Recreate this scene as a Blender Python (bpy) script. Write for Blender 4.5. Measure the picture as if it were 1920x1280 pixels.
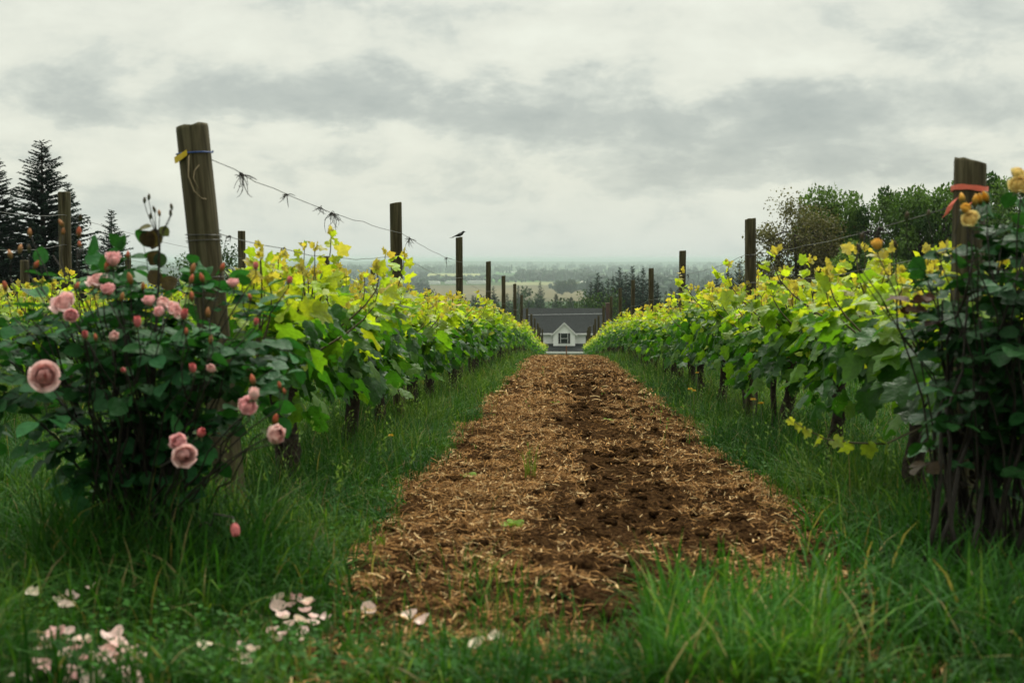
import bpy, bmesh, math, random
import numpy as np
from mathutils import Vector, Matrix, Euler

for o in list(bpy.data.objects): bpy.data.objects.remove(o)
SC = bpy.context.scene
COL = SC.collection
R = math.radians
rng = np.random.default_rng(11)
random.seed(5)

# ------------------------------------------------------------------ camera
F = 1920*50/36.0
VPX, HZ = 1056.0, 486.0
cam_d = bpy.data.cameras.new('camera'); cam = bpy.data.objects.new('camera', cam_d); COL.objects.link(cam)
cam_d.lens = 50; cam_d.sensor_width = 36; cam_d.clip_start = 0.05; cam_d.clip_end = 200000
YAW = math.atan((VPX-960)/F); PITCH = -math.atan((640-HZ)/F)
cam.rotation_euler = (math.pi/2+PITCH, 0, YAW)
cam.location = (0, 0, 0)
cam_d.dof.use_dof = True; cam_d.dof.focus_distance = 15.0; cam_d.dof.aperture_fstop = 4.8
SC.camera = cam
CM = Euler((math.pi/2+PITCH, 0, YAW)).to_matrix()

# ------------------------------------------------------------------ light and exposure
SUN_EL, SUN_AZ = 52, 12            # degrees; azimuth clockwise from +Y
sd = bpy.data.lights.new('sun', 'SUN'); sun = bpy.data.objects.new('sun', sd); COL.objects.link(sun)
sd.energy = 1.5; sd.angle = R(12); sd.color = (1.0, 0.95, 0.86)
sdir = Vector((math.sin(R(SUN_AZ))*math.cos(R(SUN_EL)), math.cos(R(SUN_AZ))*math.cos(R(SUN_EL)), math.sin(R(SUN_EL))))
sun.rotation_euler = sdir.to_track_quat('Z', 'Y').to_euler()
sun.location = (0, 0, 30)
vs = SC.view_settings
vs.view_transform = 'Standard'; vs.look = 'None'; vs.exposure = 0.75; vs.gamma = 1.0; vs.use_curve_mapping = False
SC.cycles.max_bounces = 5; SC.cycles.diffuse_bounces = 2; SC.cycles.glossy_bounces = 2
SC.cycles.transmission_bounces = 3; SC.cycles.volume_bounces = 1; SC.cycles.transparent_max_bounces = 6
SC.cycles.caustics_reflective = False; SC.cycles.caustics_refractive = False

class NT:
    """small helper to write shader nodes as expressions"""
    def __init__(s, tree): s.t = tree; s.n = tree.nodes; s.l = tree.links
    def put(s, sock, v):
        if isinstance(v, bpy.types.NodeSocket): s.l.new(v, sock)
        elif v is not None: sock.default_value = v
    def m(s, op, a, b=None, c=None, clamp=False):
        n = s.n.new('ShaderNodeMath'); n.operation = op; n.use_clamp = clamp
        s.put(n.inputs[0], a)
        if b is not None: s.put(n.inputs[1], b)
        if c is not None: s.put(n.inputs[2], c)
        return n.outputs[0]
    def noise(s, vec, scale, detail=4, rough=.55, out=0, dist=0):
        n = s.n.new('ShaderNodeTexNoise'); s.put(n.inputs['Vector'], vec)
        n.inputs['Scale'].default_value = scale; n.inputs['Detail'].default_value = detail
        n.inputs['Roughness'].default_value = rough; n.inputs['Distortion'].default_value = dist
        return n.outputs[out]
    def xyz(s, x, y, z):
        n = s.n.new('ShaderNodeCombineXYZ'); s.put(n.inputs[0], x); s.put(n.inputs[1], y); s.put(n.inputs[2], z); return n.outputs[0]
    def sep(s, v):
        n = s.n.new('ShaderNodeSeparateXYZ'); s.put(n.inputs[0], v); return n.outputs
    def ramp(s, f, stops, interp='LINEAR'):
        n = s.n.new('ShaderNodeValToRGB'); s.put(n.inputs[0], f); e = n.color_ramp.elements; n.color_ramp.interpolation = interp
        while len(e) < len(stops): e.new(.5)
        for k, (p, c) in enumerate(stops): e[k].position = p; e[k].color = (*c, 1)
        return n.outputs[0]
    def mix(s, f, a, b, mode='MIX'):
        n = s.n.new('ShaderNodeMix'); n.data_type = 'RGBA'; n.blend_type = mode
        s.put(n.inputs[0], f)
        for i, v in ((6, a), (7, b)):
            s.put(n.inputs[i], v if isinstance(v, bpy.types.NodeSocket) else (*v, 1))
        return n.outputs[2]
    def scale(s, v, sc):
        n = s.n.new('ShaderNodeVectorMath'); n.operation = 'MULTIPLY'; s.put(n.inputs[0], v); n.inputs[1].default_value = sc; return n.outputs[0]
    def bump(s, h, strength, dist=.01):
        n = s.n.new('ShaderNodeBump'); s.put(n.inputs['Height'], h); n.inputs['Strength'].default_value = strength
        n.inputs['Distance'].default_value = dist; return n.outputs[0]
    def obj(s):
        return s.n.new('ShaderNodeTexCoord').outputs['Object']
    def attr(s, name):
        n = s.n.new('ShaderNodeAttribute'); n.attribute_name = name; return n.outputs['Color']

# ------------------------------------------------------------------ sky
SKY_GAIN = .665
W = bpy.data.worlds.new('World'); SC.world = W; W.use_nodes = True
w = NT(W.node_tree); w.n.clear()
gen = w.n.new('ShaderNodeTexCoord').outputs['Generated']
dx, dy, dz = w.sep(gen)
az = w.m('ARCTAN2', dx, dy); el = w.m('ARCSINE', dz)
den = w.m('ADD', w.m('MAXIMUM', dz, 0.0), 0.10)
u = w.m('DIVIDE', dx, den); v = w.m('DIVIDE', dy, den)
cv = w.xyz(w.m('ADD', u, 3.7), w.m('ADD', w.m('MULTIPLY', v, .85), 1.3), 0.0)
n1 = w.noise(cv, 1.5, 10, .52, dist=.15)
n2 = w.noise(cv, .55, 5, .5)
n3 = w.noise(w.xyz(w.m('MULTIPLY', az, 9), w.m('MULTIPLY', el, 17), 4.2), 1.0, 9, .56)
n5 = w.noise(w.xyz(w.m('MULTIPLY', az, 11), w.m('MULTIPLY', el, 21), 14.2), 1.15, 12, .62, dist=.2)
n4 = w.noise(w.xyz(w.m('MULTIPLY', az, 9), w.m('MULTIPLY', el, 19), 9.7), 1.2, 9, .58)
azw = w.m('ADD', az, w.m('MULTIPLY', w.m('SUBTRACT', n3, .5), .22))
elw = w.m('ADD', el, w.m('MULTIPLY', w.m('SUBTRACT', n4, .5), .085))
def blob(px, py, rx, ry, amp):
    a0 = math.atan((px-VPX)/F); e0 = math.atan((HZ-py)/F)
    g = w.m('ADD', w.m('POWER', w.m('ABSOLUTE', w.m('DIVIDE', w.m('SUBTRACT', azw, a0), rx/F)), 2.0),
            w.m('POWER', w.m('ABSOLUTE', w.m('DIVIDE', w.m('SUBTRACT', elw, e0), ry/F)), 2.0))
    return w.m('MULTIPLY', w.m('EXPONENT', w.m('MULTIPLY', g, -1.0)), amp)
dens = w.m('ADD', w.m('ADD', w.m('MULTIPLY', w.m('SUBTRACT', n5, .5), 1.0), w.m('MULTIPLY', w.m('SUBTRACT', n1, .5), .22)), .37)
for bl in ((700, 185, 290, 52, .38), (1010, 190, 130, 40, .18), (1250, 245, 260, 50, .32), (1640, 245, 330, 62, .30), (1850, 110, 170, 60, .14), (130, 195, 190, 40, .18),
           (780, 20, 160, 30, .10), (1450, 330, 420, 26, .20), (1500, 130, 210, 42, -.22), (330, 60, 330, 60, -.12), (470, 260, 330, 30, -.14), (1040, 90, 150, 45, -.18),
           (1180, 20, 190, 40, -.12), (900, 330, 420, 32, -.04), (1180, 400, 700, 50, .05)):
    dens = w.m('ADD', dens, blob(*bl))
cc = w.ramp(dens, [(0.08, (.78, .80, .69)), (.30, (.715, .73, .63)), (.40, (.67, .69, .60)), (.47, (.59, .62, .55)), (.62, (.47, .505, .46)), (.95, (.35, .39, .365))], 'LINEAR')
hz = w.m('SMOOTH_MIN', w.m('DIVIDE', w.m('MAXIMUM', el, 0.0), .055), 1.0, .2)
hzf = w.m('SUBTRACT', 1.0, hz, clamp=True)
cc = w.mix(w.m('MULTIPLY', hzf, .75), cc, (.565, .625, .595))
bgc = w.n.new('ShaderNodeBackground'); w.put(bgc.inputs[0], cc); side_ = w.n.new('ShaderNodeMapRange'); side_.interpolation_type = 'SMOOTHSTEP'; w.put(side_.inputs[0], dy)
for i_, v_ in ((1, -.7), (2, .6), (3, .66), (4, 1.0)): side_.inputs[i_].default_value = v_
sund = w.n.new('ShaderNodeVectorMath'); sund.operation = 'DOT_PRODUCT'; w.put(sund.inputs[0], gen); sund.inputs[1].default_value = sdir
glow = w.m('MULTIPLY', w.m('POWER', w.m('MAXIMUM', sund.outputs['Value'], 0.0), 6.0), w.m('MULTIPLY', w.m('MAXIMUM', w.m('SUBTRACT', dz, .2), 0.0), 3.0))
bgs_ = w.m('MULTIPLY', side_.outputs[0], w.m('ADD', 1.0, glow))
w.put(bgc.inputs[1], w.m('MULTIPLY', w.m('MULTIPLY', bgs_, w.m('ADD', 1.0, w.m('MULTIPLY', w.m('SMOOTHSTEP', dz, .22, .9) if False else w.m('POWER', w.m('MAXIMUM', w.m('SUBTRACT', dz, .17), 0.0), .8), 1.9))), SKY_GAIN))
sky = w.n.new('ShaderNodeTexSky'); sky.sky_type = 'NISHITA'; sky.sun_disc = False
sky.sun_elevation = R(SUN_EL); sky.sun_rotation = R(SUN_AZ)
bgs = w.n.new('ShaderNodeBackground'); w.put(bgs.inputs[0], sky.outputs[0]); bgs.inputs[1].default_value = .08
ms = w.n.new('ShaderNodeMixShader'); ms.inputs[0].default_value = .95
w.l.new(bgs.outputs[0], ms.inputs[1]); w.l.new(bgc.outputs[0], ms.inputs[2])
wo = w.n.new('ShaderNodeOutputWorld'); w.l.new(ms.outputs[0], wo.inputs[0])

# ------------------------------------------------------------------ terrain and placing helpers
PY = np.array([-50, 0, 30, 40, 45, 58, 70, 87, 130, 200, 300, 500, 900, 1500, 2300, 1e6], float)
PZ = np.array([1.41, -.82, -2.14, -2.74, -3.10, -4.08, -5.0, -6.15, -9.8, -17.0, -25, -36, -48, -56, -60, -60.], float)
def gz(y): return np.interp(y, PY, PZ)
def g(y): return float(gz(y))
def ray(px, py):
    d = CM @ Vector(((px-960)/F, (640-py)/F, -1.0)); return d/d.y
def P(px, py, Y): return ray(px, py)*Y
def G(px, py, ymax=60):
    d = ray(px, py); lo, hi = .5, ymax
    for _ in range(60):
        mid = (lo+hi)/2
        if d.z*mid > g(mid): lo = mid
        else: hi = mid
    return Vector((d.x*lo, lo, g(lo)))

def vnoise(x, y, seed=0):
    """cheap smooth 2-D value noise, 0..1"""
    x = np.asarray(x, float); y = np.asarray(y, float)
    xi = np.floor(x).astype(np.int64); yi = np.floor(y).astype(np.int64); xf = x-xi; yf = y-yi
    xf = xf*xf*(3-2*xf); yf = yf*yf*(3-2*yf)
    def h(a, b):
        n = (a*374761393 + b*668265263 + seed*974711) & 0x7fffffff
        n = ((n ^ (n >> 13))*1274126177) & 0x7fffffff
        return ((n ^ (n >> 16)) & 0xffff)/65535.0
    return (h(xi, yi)*(1-xf)+h(xi+1, yi)*xf)*(1-yf)+(h(xi, yi+1)*(1-xf)+h(xi+1, yi+1)*xf)*yf

# ------------------------------------------------------------------ mesh helpers
def mesh(name, V, T, mat, col=None, smooth=True):
    V = np.asarray(V, np.float32).reshape(-1, 3); T = np.asarray(T, np.int32); k = T.shape[1]
    me = bpy.data.meshes.new(name)
    me.vertices.add(len(V)); me.vertices.foreach_set('co', V.ravel())
    me.loops.add(T.size); me.loops.foreach_set('vertex_index', T.ravel())
    me.polygons.add(len(T)); me.polygons.foreach_set('loop_start', np.arange(len(T), dtype=np.int32)*k)
    me.polygons.foreach_set('loop_total', np.full(len(T), k, np.int32))
    me.polygons.foreach_set('use_smooth', np.full(len(T), smooth))
    if col is not None:
        a = me.attributes.new('col', 'FLOAT_COLOR', 'POINT')
        c = np.ones((len(V), 4), np.float32); c[:, :3] = col; a.data.foreach_set('color', c.ravel())
    me.materials.append(mat); me.update(); me.validate(); return me
def link(name, me, parent=None, loc=(0, 0, 0), rot=(0, 0, 0), sc=None):
    o = bpy.data.objects.new(name, me); COL.objects.link(o); o.location = loc; o.rotation_euler = rot
    if sc is not None: o.scale = sc if hasattr(sc, '__len__') else (sc, sc, sc)
    if parent: o.parent = parent
    return o
def empty(name, loc=(0, 0, 0), rot=(0, 0, 0), sc=None):
    o = link(name, None, None, loc, rot, sc); o.empty_display_size = .2; return o
def tag(o, label=None, cat=None, group=None, kind=None):
    for k_, v_ in (('label', label), ('category', cat), ('group', group), ('kind', kind)):
        if v_: o[k_] = v_
    return o
def copy_tree(o, parent=None):
    c = o.copy(); COL.objects.link(c)
    if parent: c.parent = parent
    for ch in o.children: copy_tree(ch, c)
    return c
class Acc:
    """collects triangles / quads (stored as triangles) with colours"""
    def __init__(s): s.v = []; s.t = []; s.c = []; s.n = 0
    def add(s, V, T, c=(1, 1, 1)):
        V = np.asarray(V, float).reshape(-1, 3); T = np.asarray(T, int)
        if T.ndim == 2 and T.shape[1] == 4: T = np.concatenate([T[:, [0, 1, 2]], T[:, [0, 2, 3]]])
        s.v.append(V); s.t.append(T+s.n); s.n += len(V)
        c = np.asarray(c, float); s.c.append(np.broadcast_to(c, (len(V), 3)) if c.ndim == 1 else c); return s
    def mesh(s, name, mat, smooth=True):
        return mesh(name, np.concatenate(s.v), np.concatenate(s.t), mat, np.concatenate(s.c), smooth)
def unit(a): return a/np.maximum(np.linalg.norm(a, axis=-1, keepdims=True), 1e-9)
def scatter(tv, tt, pos, tip, nrm, size, col, wid=None):
    """copies of a leaf template (x across, y to the tip, z the normal)"""
    pos = np.asarray(pos, float); N = len(pos); tip = unit(np.asarray(tip, float)); nrm = np.asarray(nrm, float)
    nrm = unit(nrm-tip*np.sum(nrm*tip, -1, keepdims=True)); side = np.cross(tip, nrm)
    size = np.broadcast_to(size, (N,)); wid = size if wid is None else np.broadcast_to(wid, (N,))
    V = (pos[:, None, :] + side[:, None, :]*(tv[None, :, 0:1]*wid[:, None, None]) + tip[:, None, :]*(tv[None, :, 1:2]*size[:, None, None])
         + nrm[:, None, :]*(tv[None, :, 2:3]*size[:, None, None]))
    T = (tt[None]+(np.arange(N)*len(tv))[:, None, None])
    C = np.repeat(np.asarray(col, float), len(tv), axis=0)
    return V.reshape(-1, 3), T.reshape(-1, tt.shape[1]), C
def tube(pts, rad, sides=6, cap=True, jag=0, rs=None):
    pts = np.asarray(pts, float); n = len(pts); rad = np.broadcast_to(rad, (n,))
    d = unit(np.gradient(pts, axis=0)); ref = np.array([0, 0, 1.]) if abs(d[0][2]) < .8 else np.array([1., 0, 0])
    a = unit(np.cross(d, ref)); V = []; b = np.cross(d, a)
    th = np.arange(sides)*2*np.pi/sides
    for i in range(n):
        rr = rad[i]*(1+(jag*(rs or rng).uniform(-1, 1, sides) if jag else 0))
        V.append(pts[i]+a[i]*(np.cos(th)*rr)[:, None]+b[i]*(np.sin(th)*rr)[:, None])
    V = np.concatenate(V); T = []
    for i in range(n-1):
        for k in range(sides):
            p, q = i*sides+k, i*sides+(k+1) % sides
            T += [(p, q, q+sides), (p, q+sides, p+sides)]
    if cap:
        V = np.concatenate([V, pts[:1], pts[-1:]]); c0, c1 = n*sides, n*sides+1; e = (n-1)*sides
        for k in range(sides): T += [(c0, (k+1) % sides, k), (c1, e+k, e+(k+1) % sides)]
    return V, np.array(T)
def bez(p0, p1, p2, n=8):
    t = np.linspace(0, 1, n)[:, None]; p0, p1, p2 = (np.asarray(q, float) for q in (p0, p1, p2))
    return (1-t)**2*p0+2*t*(1-t)*p1+t*t*p2
def box(x0, x1, y0, y1, z0, z1):
    V = [(x, y, z) for x in (x0, x1) for y in (y0, y1) for z in (z0, z1)]
    T = [(0, 1, 3, 2), (4, 6, 7, 5), (0, 4, 5, 1), (2, 3, 7, 6), (0, 2, 6, 4), (1, 5, 7, 3)]
    return np.array(V, float), np.array(T)
def prism(poly, y0, y1):
    """closed outline in x,z extruded along y"""
    n = len(poly); V = [(x, y0, z) for x, z in poly]+[(x, y1, z) for x, z in poly]; T = []
    for i in range(n): j = (i+1) % n; T += [(i, j, j+n), (i, j+n, i+n)]
    for i in range(1, n-1): T += [(0, i+1, i), (n, n+i, n+i+1)]
    return np.array(V, float), np.array(T)

# ------------------------------------------------------------------ materials
def mat_new(name):
    m = bpy.data.materials.new(name); m.use_nodes = True; t = NT(m.node_tree); b = t.n['Principled BSDF']; return m, t, b
def leafy(name, rough=.5, trans=.35, gain=(1.25, 1.3, .6), spec=.3, tint=None):
    """leaf colour comes from the leaf itself (age, kind), part of the light passes through the blade"""
    m, t, b = mat_new(name); c = t.attr('col')
    nz = t.noise(t.obj(), 60, 2); c = t.mix(1.0, c, t.ramp(nz, [(.3, (.78, .78, .78)), (.7, (1.15, 1.15, 1.15))]), 'MULTIPLY')
    t.put(b.inputs['Normal'], t.bump(t.noise(t.obj(), 55, 3), .55, .012)); t.put(b.inputs['Base Color'], c); b.inputs['Roughness'].default_value = rough; b.inputs['Specular IOR Level'].default_value = spec
    tr = t.n.new('ShaderNodeBsdfTranslucent'); t.put(tr.inputs[0], t.mix(1.0, c, gain, 'MULTIPLY'))
    mx = t.n.new('ShaderNodeMixShader'); mx.inputs[0].default_value = trans
    t.l.new(b.outputs[0], mx.inputs[1]); t.l.new(tr.outputs[0], mx.inputs[2]); t.l.new(mx.outputs[0], t.n['Material Output'].inputs[0]); return m
def plain(name, col, rough=.7, var=.25, scale=20, bump=0, metal=0, spec=.3):
    m, t, b = mat_new(name); nz = t.noise(t.obj(), scale, 5)
    lo = tuple(x*(1-var) for x in col); hi = tuple(min(1, x*(1+var)) for x in col)
    t.put(b.inputs['Base Color'], t.ramp(nz, [(.3, lo), (.7, hi)])); b.inputs['Roughness'].default_value = rough
    b.inputs['Metallic'].default_value = metal; b.inputs['Specular IOR Level'].default_value = spec
    if bump: t.put(b.inputs['Normal'], t.bump(nz, bump, .02))
    return m
M = {}
M['vine_leaf'] = leafy('vine_leaf', .45, .5, (1.5, 1.4, .45), .28)
M['rose_leaf'] = leafy('rose_leaf', .55, .25, (1.2, 1.4, .5), .13)
M['petal'] = leafy('petal', .6, .35, (1.1, 1.0, 1.0), .2)
M['grass'] = leafy('grass_blade', .6, .35, (1.2, 1.25, .5), .08)
M['straw'] = leafy('straw', .8, .12, (1, 1, 1), .04)
M['tree_leaf'] = leafy('tree_leaf', .6, .3, (1.2, 1.3, .6), .1)
M['needle'] = leafy('needle', .8, .08, (1, 1, 1), .03)
M['bark'] = plain('bark', (.045, .034, .026), .9, .5, 26, .8)
M['vine_bark'] = plain('vine_bark', (.032, .023, .017), .95, .55, 45, 1.0)
M['cane'] = plain('cane', (.075, .06, .028), .7, .4, 30)
M['rose_cane'] = plain('rose_cane', (.022, .018, .013), .7, .4, 40)
M['wire'] = plain('wire', (.10, .10, .095), .5, .3, 60, metal=.6)
M['twig'] = plain('dry_tendril', (.03, .026, .022), .9, .3, 60)
M['yellow_tape'] = plain('yellow_tape', (.62, .43, .02), .4, .12, 30)
M['blue_cord'] = plain('blue_cord', (.03, .07, .22), .6, .2, 60)
M['string'] = plain('string', (.22, .17, .10), .8, .2, 60)
M['ribbon'] = plain('coral_ribbon', (.75, .16, .10), .45, .12, 30)
M['calyx'] = plain('calyx', (.06, .10, .03), .6, .3, 60)
M['white_wall'] = plain('white_siding', (.90, .91, .88), .6, .03, 3)
M['roof'] = plain('dark_shingle', (.026, .029, .029), .9, .3, 4, .3, spec=.1)
M['cable_metal'] = plain('grey_metal', (.30, .31, .31), .5, .1, 3)
M['trim'] = plain('white_trim', (.80, .80, .78), .5, .04, 3)
M['shutter'] = plain('black_shutter', (.012, .012, .013), .5, .2, 5)
M['glass'] = plain('window_glass', (.025, .03, .03), .12, .2, 2, spec=.5)
M['brick'] = plain('red_brick', (.085, .042, .032), .85, .35, 9)
M['rust'] = plain('rusty_steel', (.20, .07, .03), .8, .3, 9)
M['feather'] = plain('dark_feather', (.018, .018, .020), .6, .3, 90)
M['barn'] = plain('white_barn', (.75, .75, .72), .6, .06, .2)
M['flower'] = plain('yellow_petal', (.75, .45, .01), .6, .1, 90)

m, t, b = mat_new('weathered_wood'); M['wood'] = m
oc = t.obj(); st = t.scale(oc, (46, 46, 2.6)); n_ = t.noise(st, 1.0, 6, .6, dist=.6); n2_ = t.noise(oc, 5, 4, .6); n3_ = t.noise(t.scale(oc, (60, 60, 1.1)), 1.0, 3, .5)
c_ = t.ramp(n_, [(.28, (.014, .011, .006)), (.5, (.062, .052, .028)), (.72, (.135, .118, .070))])
c_ = t.mix(t.m('MULTIPLY', t.ramp(n2_, [(.45, (0, 0, 0)), (.7, (1, 1, 1))]), .5), c_, (.042, .046, .018))
ck = t.ramp(n3_, [(.25, (1, 1, 1)), (.30, (0, 0, 0))])
c_ = t.mix(ck, c_, (.010, .008, .006))
t.put(b.inputs['Base Color'], c_); b.inputs['Roughness'].default_value = .88; b.inputs['Specular IOR Level'].default_value = .2
t.put(b.inputs['Normal'], t.bump(t.m('SUBTRACT', n_, ck), .7, .006))

m, t, b = mat_new('tilled_soil'); M['soil'] = m
oc = t.obj(); a1 = t.noise(oc, 9, 8, .65); a2 = t.noise(oc, 60, 5, .6)
t.put(b.inputs['Base Color'], t.mix(t.ramp(a2, [(.4, (0, 0, 0)), (.65, (1, 1, 1))]), t.ramp(a1, [(.3, (.007, .0038, .0022)), (.6, (.020, .0105, .0052)), (.8, (.045, .024, .011))]), (.075, .040, .017)))
b.inputs['Roughness'].default_value = 1.0; b.inputs['Specular IOR Level'].default_value = 0
t.put(b.inputs['Normal'], t.bump(t.m('ADD', a1, a2), .9, .03))

m, t, b = mat_new('grassy_earth'); M['ground'] = m
oc = t.obj(); a1 = t.noise(oc, 1.3, 8, .65); a0 = t.noise(oc, .004, 6, .6); a3 = t.noise(oc, 30, 4, .6)
near = t.ramp(t.m('ADD', t.m('MULTIPLY', a1, .5), t.m('MULTIPLY', a3, .5)), [(.35, (.012, .022, .007)), (.65, (.03, .05, .014))])
far = t.ramp(a0, [(.35, (.03, .06, .024)), (.5, (.06, .085, .035)), (.65, (.04, .075, .028))])
yy = t.sep(oc)[1]
t.put(b.inputs['Base Color'], t.mix(t.m('DIVIDE', t.m('SUBTRACT', yy, 90), 200, clamp=True), near, far))
b.inputs['Roughness'].default_value = 1.0; b.inputs['Specular IOR Level'].default_value = 0
def field_mat(name, c0, c1, scale=.01):
    m, t, b = mat_new(name); nz = t.noise(t.scale(t.obj(), (1, .25, 1)), scale, 6, .6)
    t.put(b.inputs['Base Color'], t.ramp(nz, [(.35, c0), (.65, c1)])); b.inputs['Roughness'].default_value = 1.0; b.inputs['Specular IOR Level'].default_value = 0; return m

# ------------------------------------------------------------------ ground (one sheet to the horizon) and tilled strip
def edge_l(y): return -.75+.17*np.clip((5.4-np.asarray(y))/1.7, 0, 1)+.16*(vnoise(np.asarray(y)*1.3, 3.1, 4)-.5)+.06*(vnoise(np.asarray(y)*6, 9.1, 5)-.5)
def edge_r(y): return .99-.06*np.clip((4.9-np.asarray(y))/1.3, 0, 1)+.16*(vnoise(np.asarray(y)*1.3, 7.7, 6)-.5)+.06*(vnoise(np.asarray(y)*6, 2.1, 7)-.5)
ys = np.concatenate([np.linspace(-12, 50, 156), np.geomspace(51, 60000, 90)])
xs_ = np.concatenate([-np.geomspace(60000, 9, 40), np.linspace(-8, 8, 81), np.geomspace(9, 60000, 40)])
XX, YY = np.meshgrid(xs_, ys); ZZ = gz(YY)
row_m = sum(np.exp(-((XX-rx)/.35)**2) for rx in (-1.30, 1.48, -4.08, 4.26, -6.86))
ZZ = ZZ+np.where(YY < 120, .05*row_m+.05*(vnoise(XX*2, YY*2, 1)-.5)*np.exp(-np.abs(XX)/60), 0)-.035*((XX > -.72)&(XX < .96)&(YY < 130))
nx = len(xs_); idx = np.arange(len(ys)*nx).reshape(len(ys), nx)
Q = np.stack([idx[:-1, :-1], idx[:-1, 1:], idx[1:, 1:], idx[1:, :-1]], -1).reshape(-1, 4)
tag(link('ground', mesh('ground', np.stack([XX, YY, ZZ], -1), Q, M['ground'])), 'green grassy ground falling away downhill to a wide valley plain', 'ground', kind='structure')

py_ = np.concatenate([np.arange(2.2, 12, .035), np.arange(12, 30, .09), np.arange(30, 120, .5)])
fx = np.linspace(0, 1, 44); FX, FY = np.meshgrid(fx, py_)
PXX = edge_l(FY)-.10+(edge_r(FY)-edge_l(FY)+.2)*FX
def soil_bump(x, y):
    return .045*(vnoise(x*6, y*6, 2)-.5)+.040*(vnoise(x*15, y*15, 3)-.5)+.028*(vnoise(x*34, y*34, 12)-.5)
PZZ = gz(FY)+.012+soil_bump(PXX, FY)*np.minimum(1, np.minimum(FX, 1-FX)*12)-.05*np.maximum(0, 1-np.minimum(FX, 1-FX)*16)
ix = np.arange(PXX.size).reshape(PXX.shape); Q = np.stack([ix[:-1, :-1], ix[:-1, 1:], ix[1:, 1:], ix[1:, :-1]], -1).reshape(-1, 4)
tag(link('path', mesh('path', np.stack([PXX, FY, PZZ], -1), Q, M['soil'])), 'brown tilled earth path running straight between the vine rows', 'path', kind='structure')

# ------------------------------------------------------------------ templates
def vine_leaf_t(fold=-.26, curl=-.22, wav=.05, ph=0.0, sx=1.0):
    half = [(.10, -.10), (.28, -.14), (.44, -.02), (.50, .16), (.40, .27), (.55, .42), (.53, .60), (.36, .60), (.27, .66), (.20, .82), (.08, .94)]
    o = [(0, 0.0)]+half+[(0, 1.05)]+[(-x, y) for x, y in reversed(half)]
    V = [(0, .30, 0)]+[(x, y, fold*abs(x)**1.3+curl*max(0, y-.2)**2+wav*math.sin(7*x+5*y+ph)) for x, y in o]
    n = len(o); T = [(0, i+1, (i+1) % n+1) for i in range(n)]
    return np.array(V)*np.array([sx, .95, 1]), np.array(T)
VLS = [vine_leaf_t(), vine_leaf_t(-.55, -.10, .09, 2, .95), vine_leaf_t(.30, -.45, .08, 4, 1.05), vine_leaf_t(-.15, .25, .11, 1, .9), vine_leaf_t(.55, .1, .07, 3, .85)]
def oval_t(wd=.36, fold=.25, n=5):
    V = []; T = []
    for i in range(n+1):
        s = i/n; wv = wd*math.sin(math.pi*min(1, s*.93+.05))**.75 if 0 < i < n else 0
        zc = -.18*s*s
        V += [(-wv, s, zc+fold*wv), (0, s, zc), (wv, s, zc+fold*wv)]
    for i in range(n):
        a = i*3; T += [(a, a+1, a+4), (a, a+4, a+3), (a+1, a+2, a+5), (a+1, a+5, a+4)]
    return np.array(V), np.array(T)
OV = oval_t()
KITE = (np.array([(0, 0, 0), (.42, .45, .06), (0, 1, -.08), (-.42, .45, .06)]), np.array([(0, 1, 2), (0, 2, 3)]))

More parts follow.
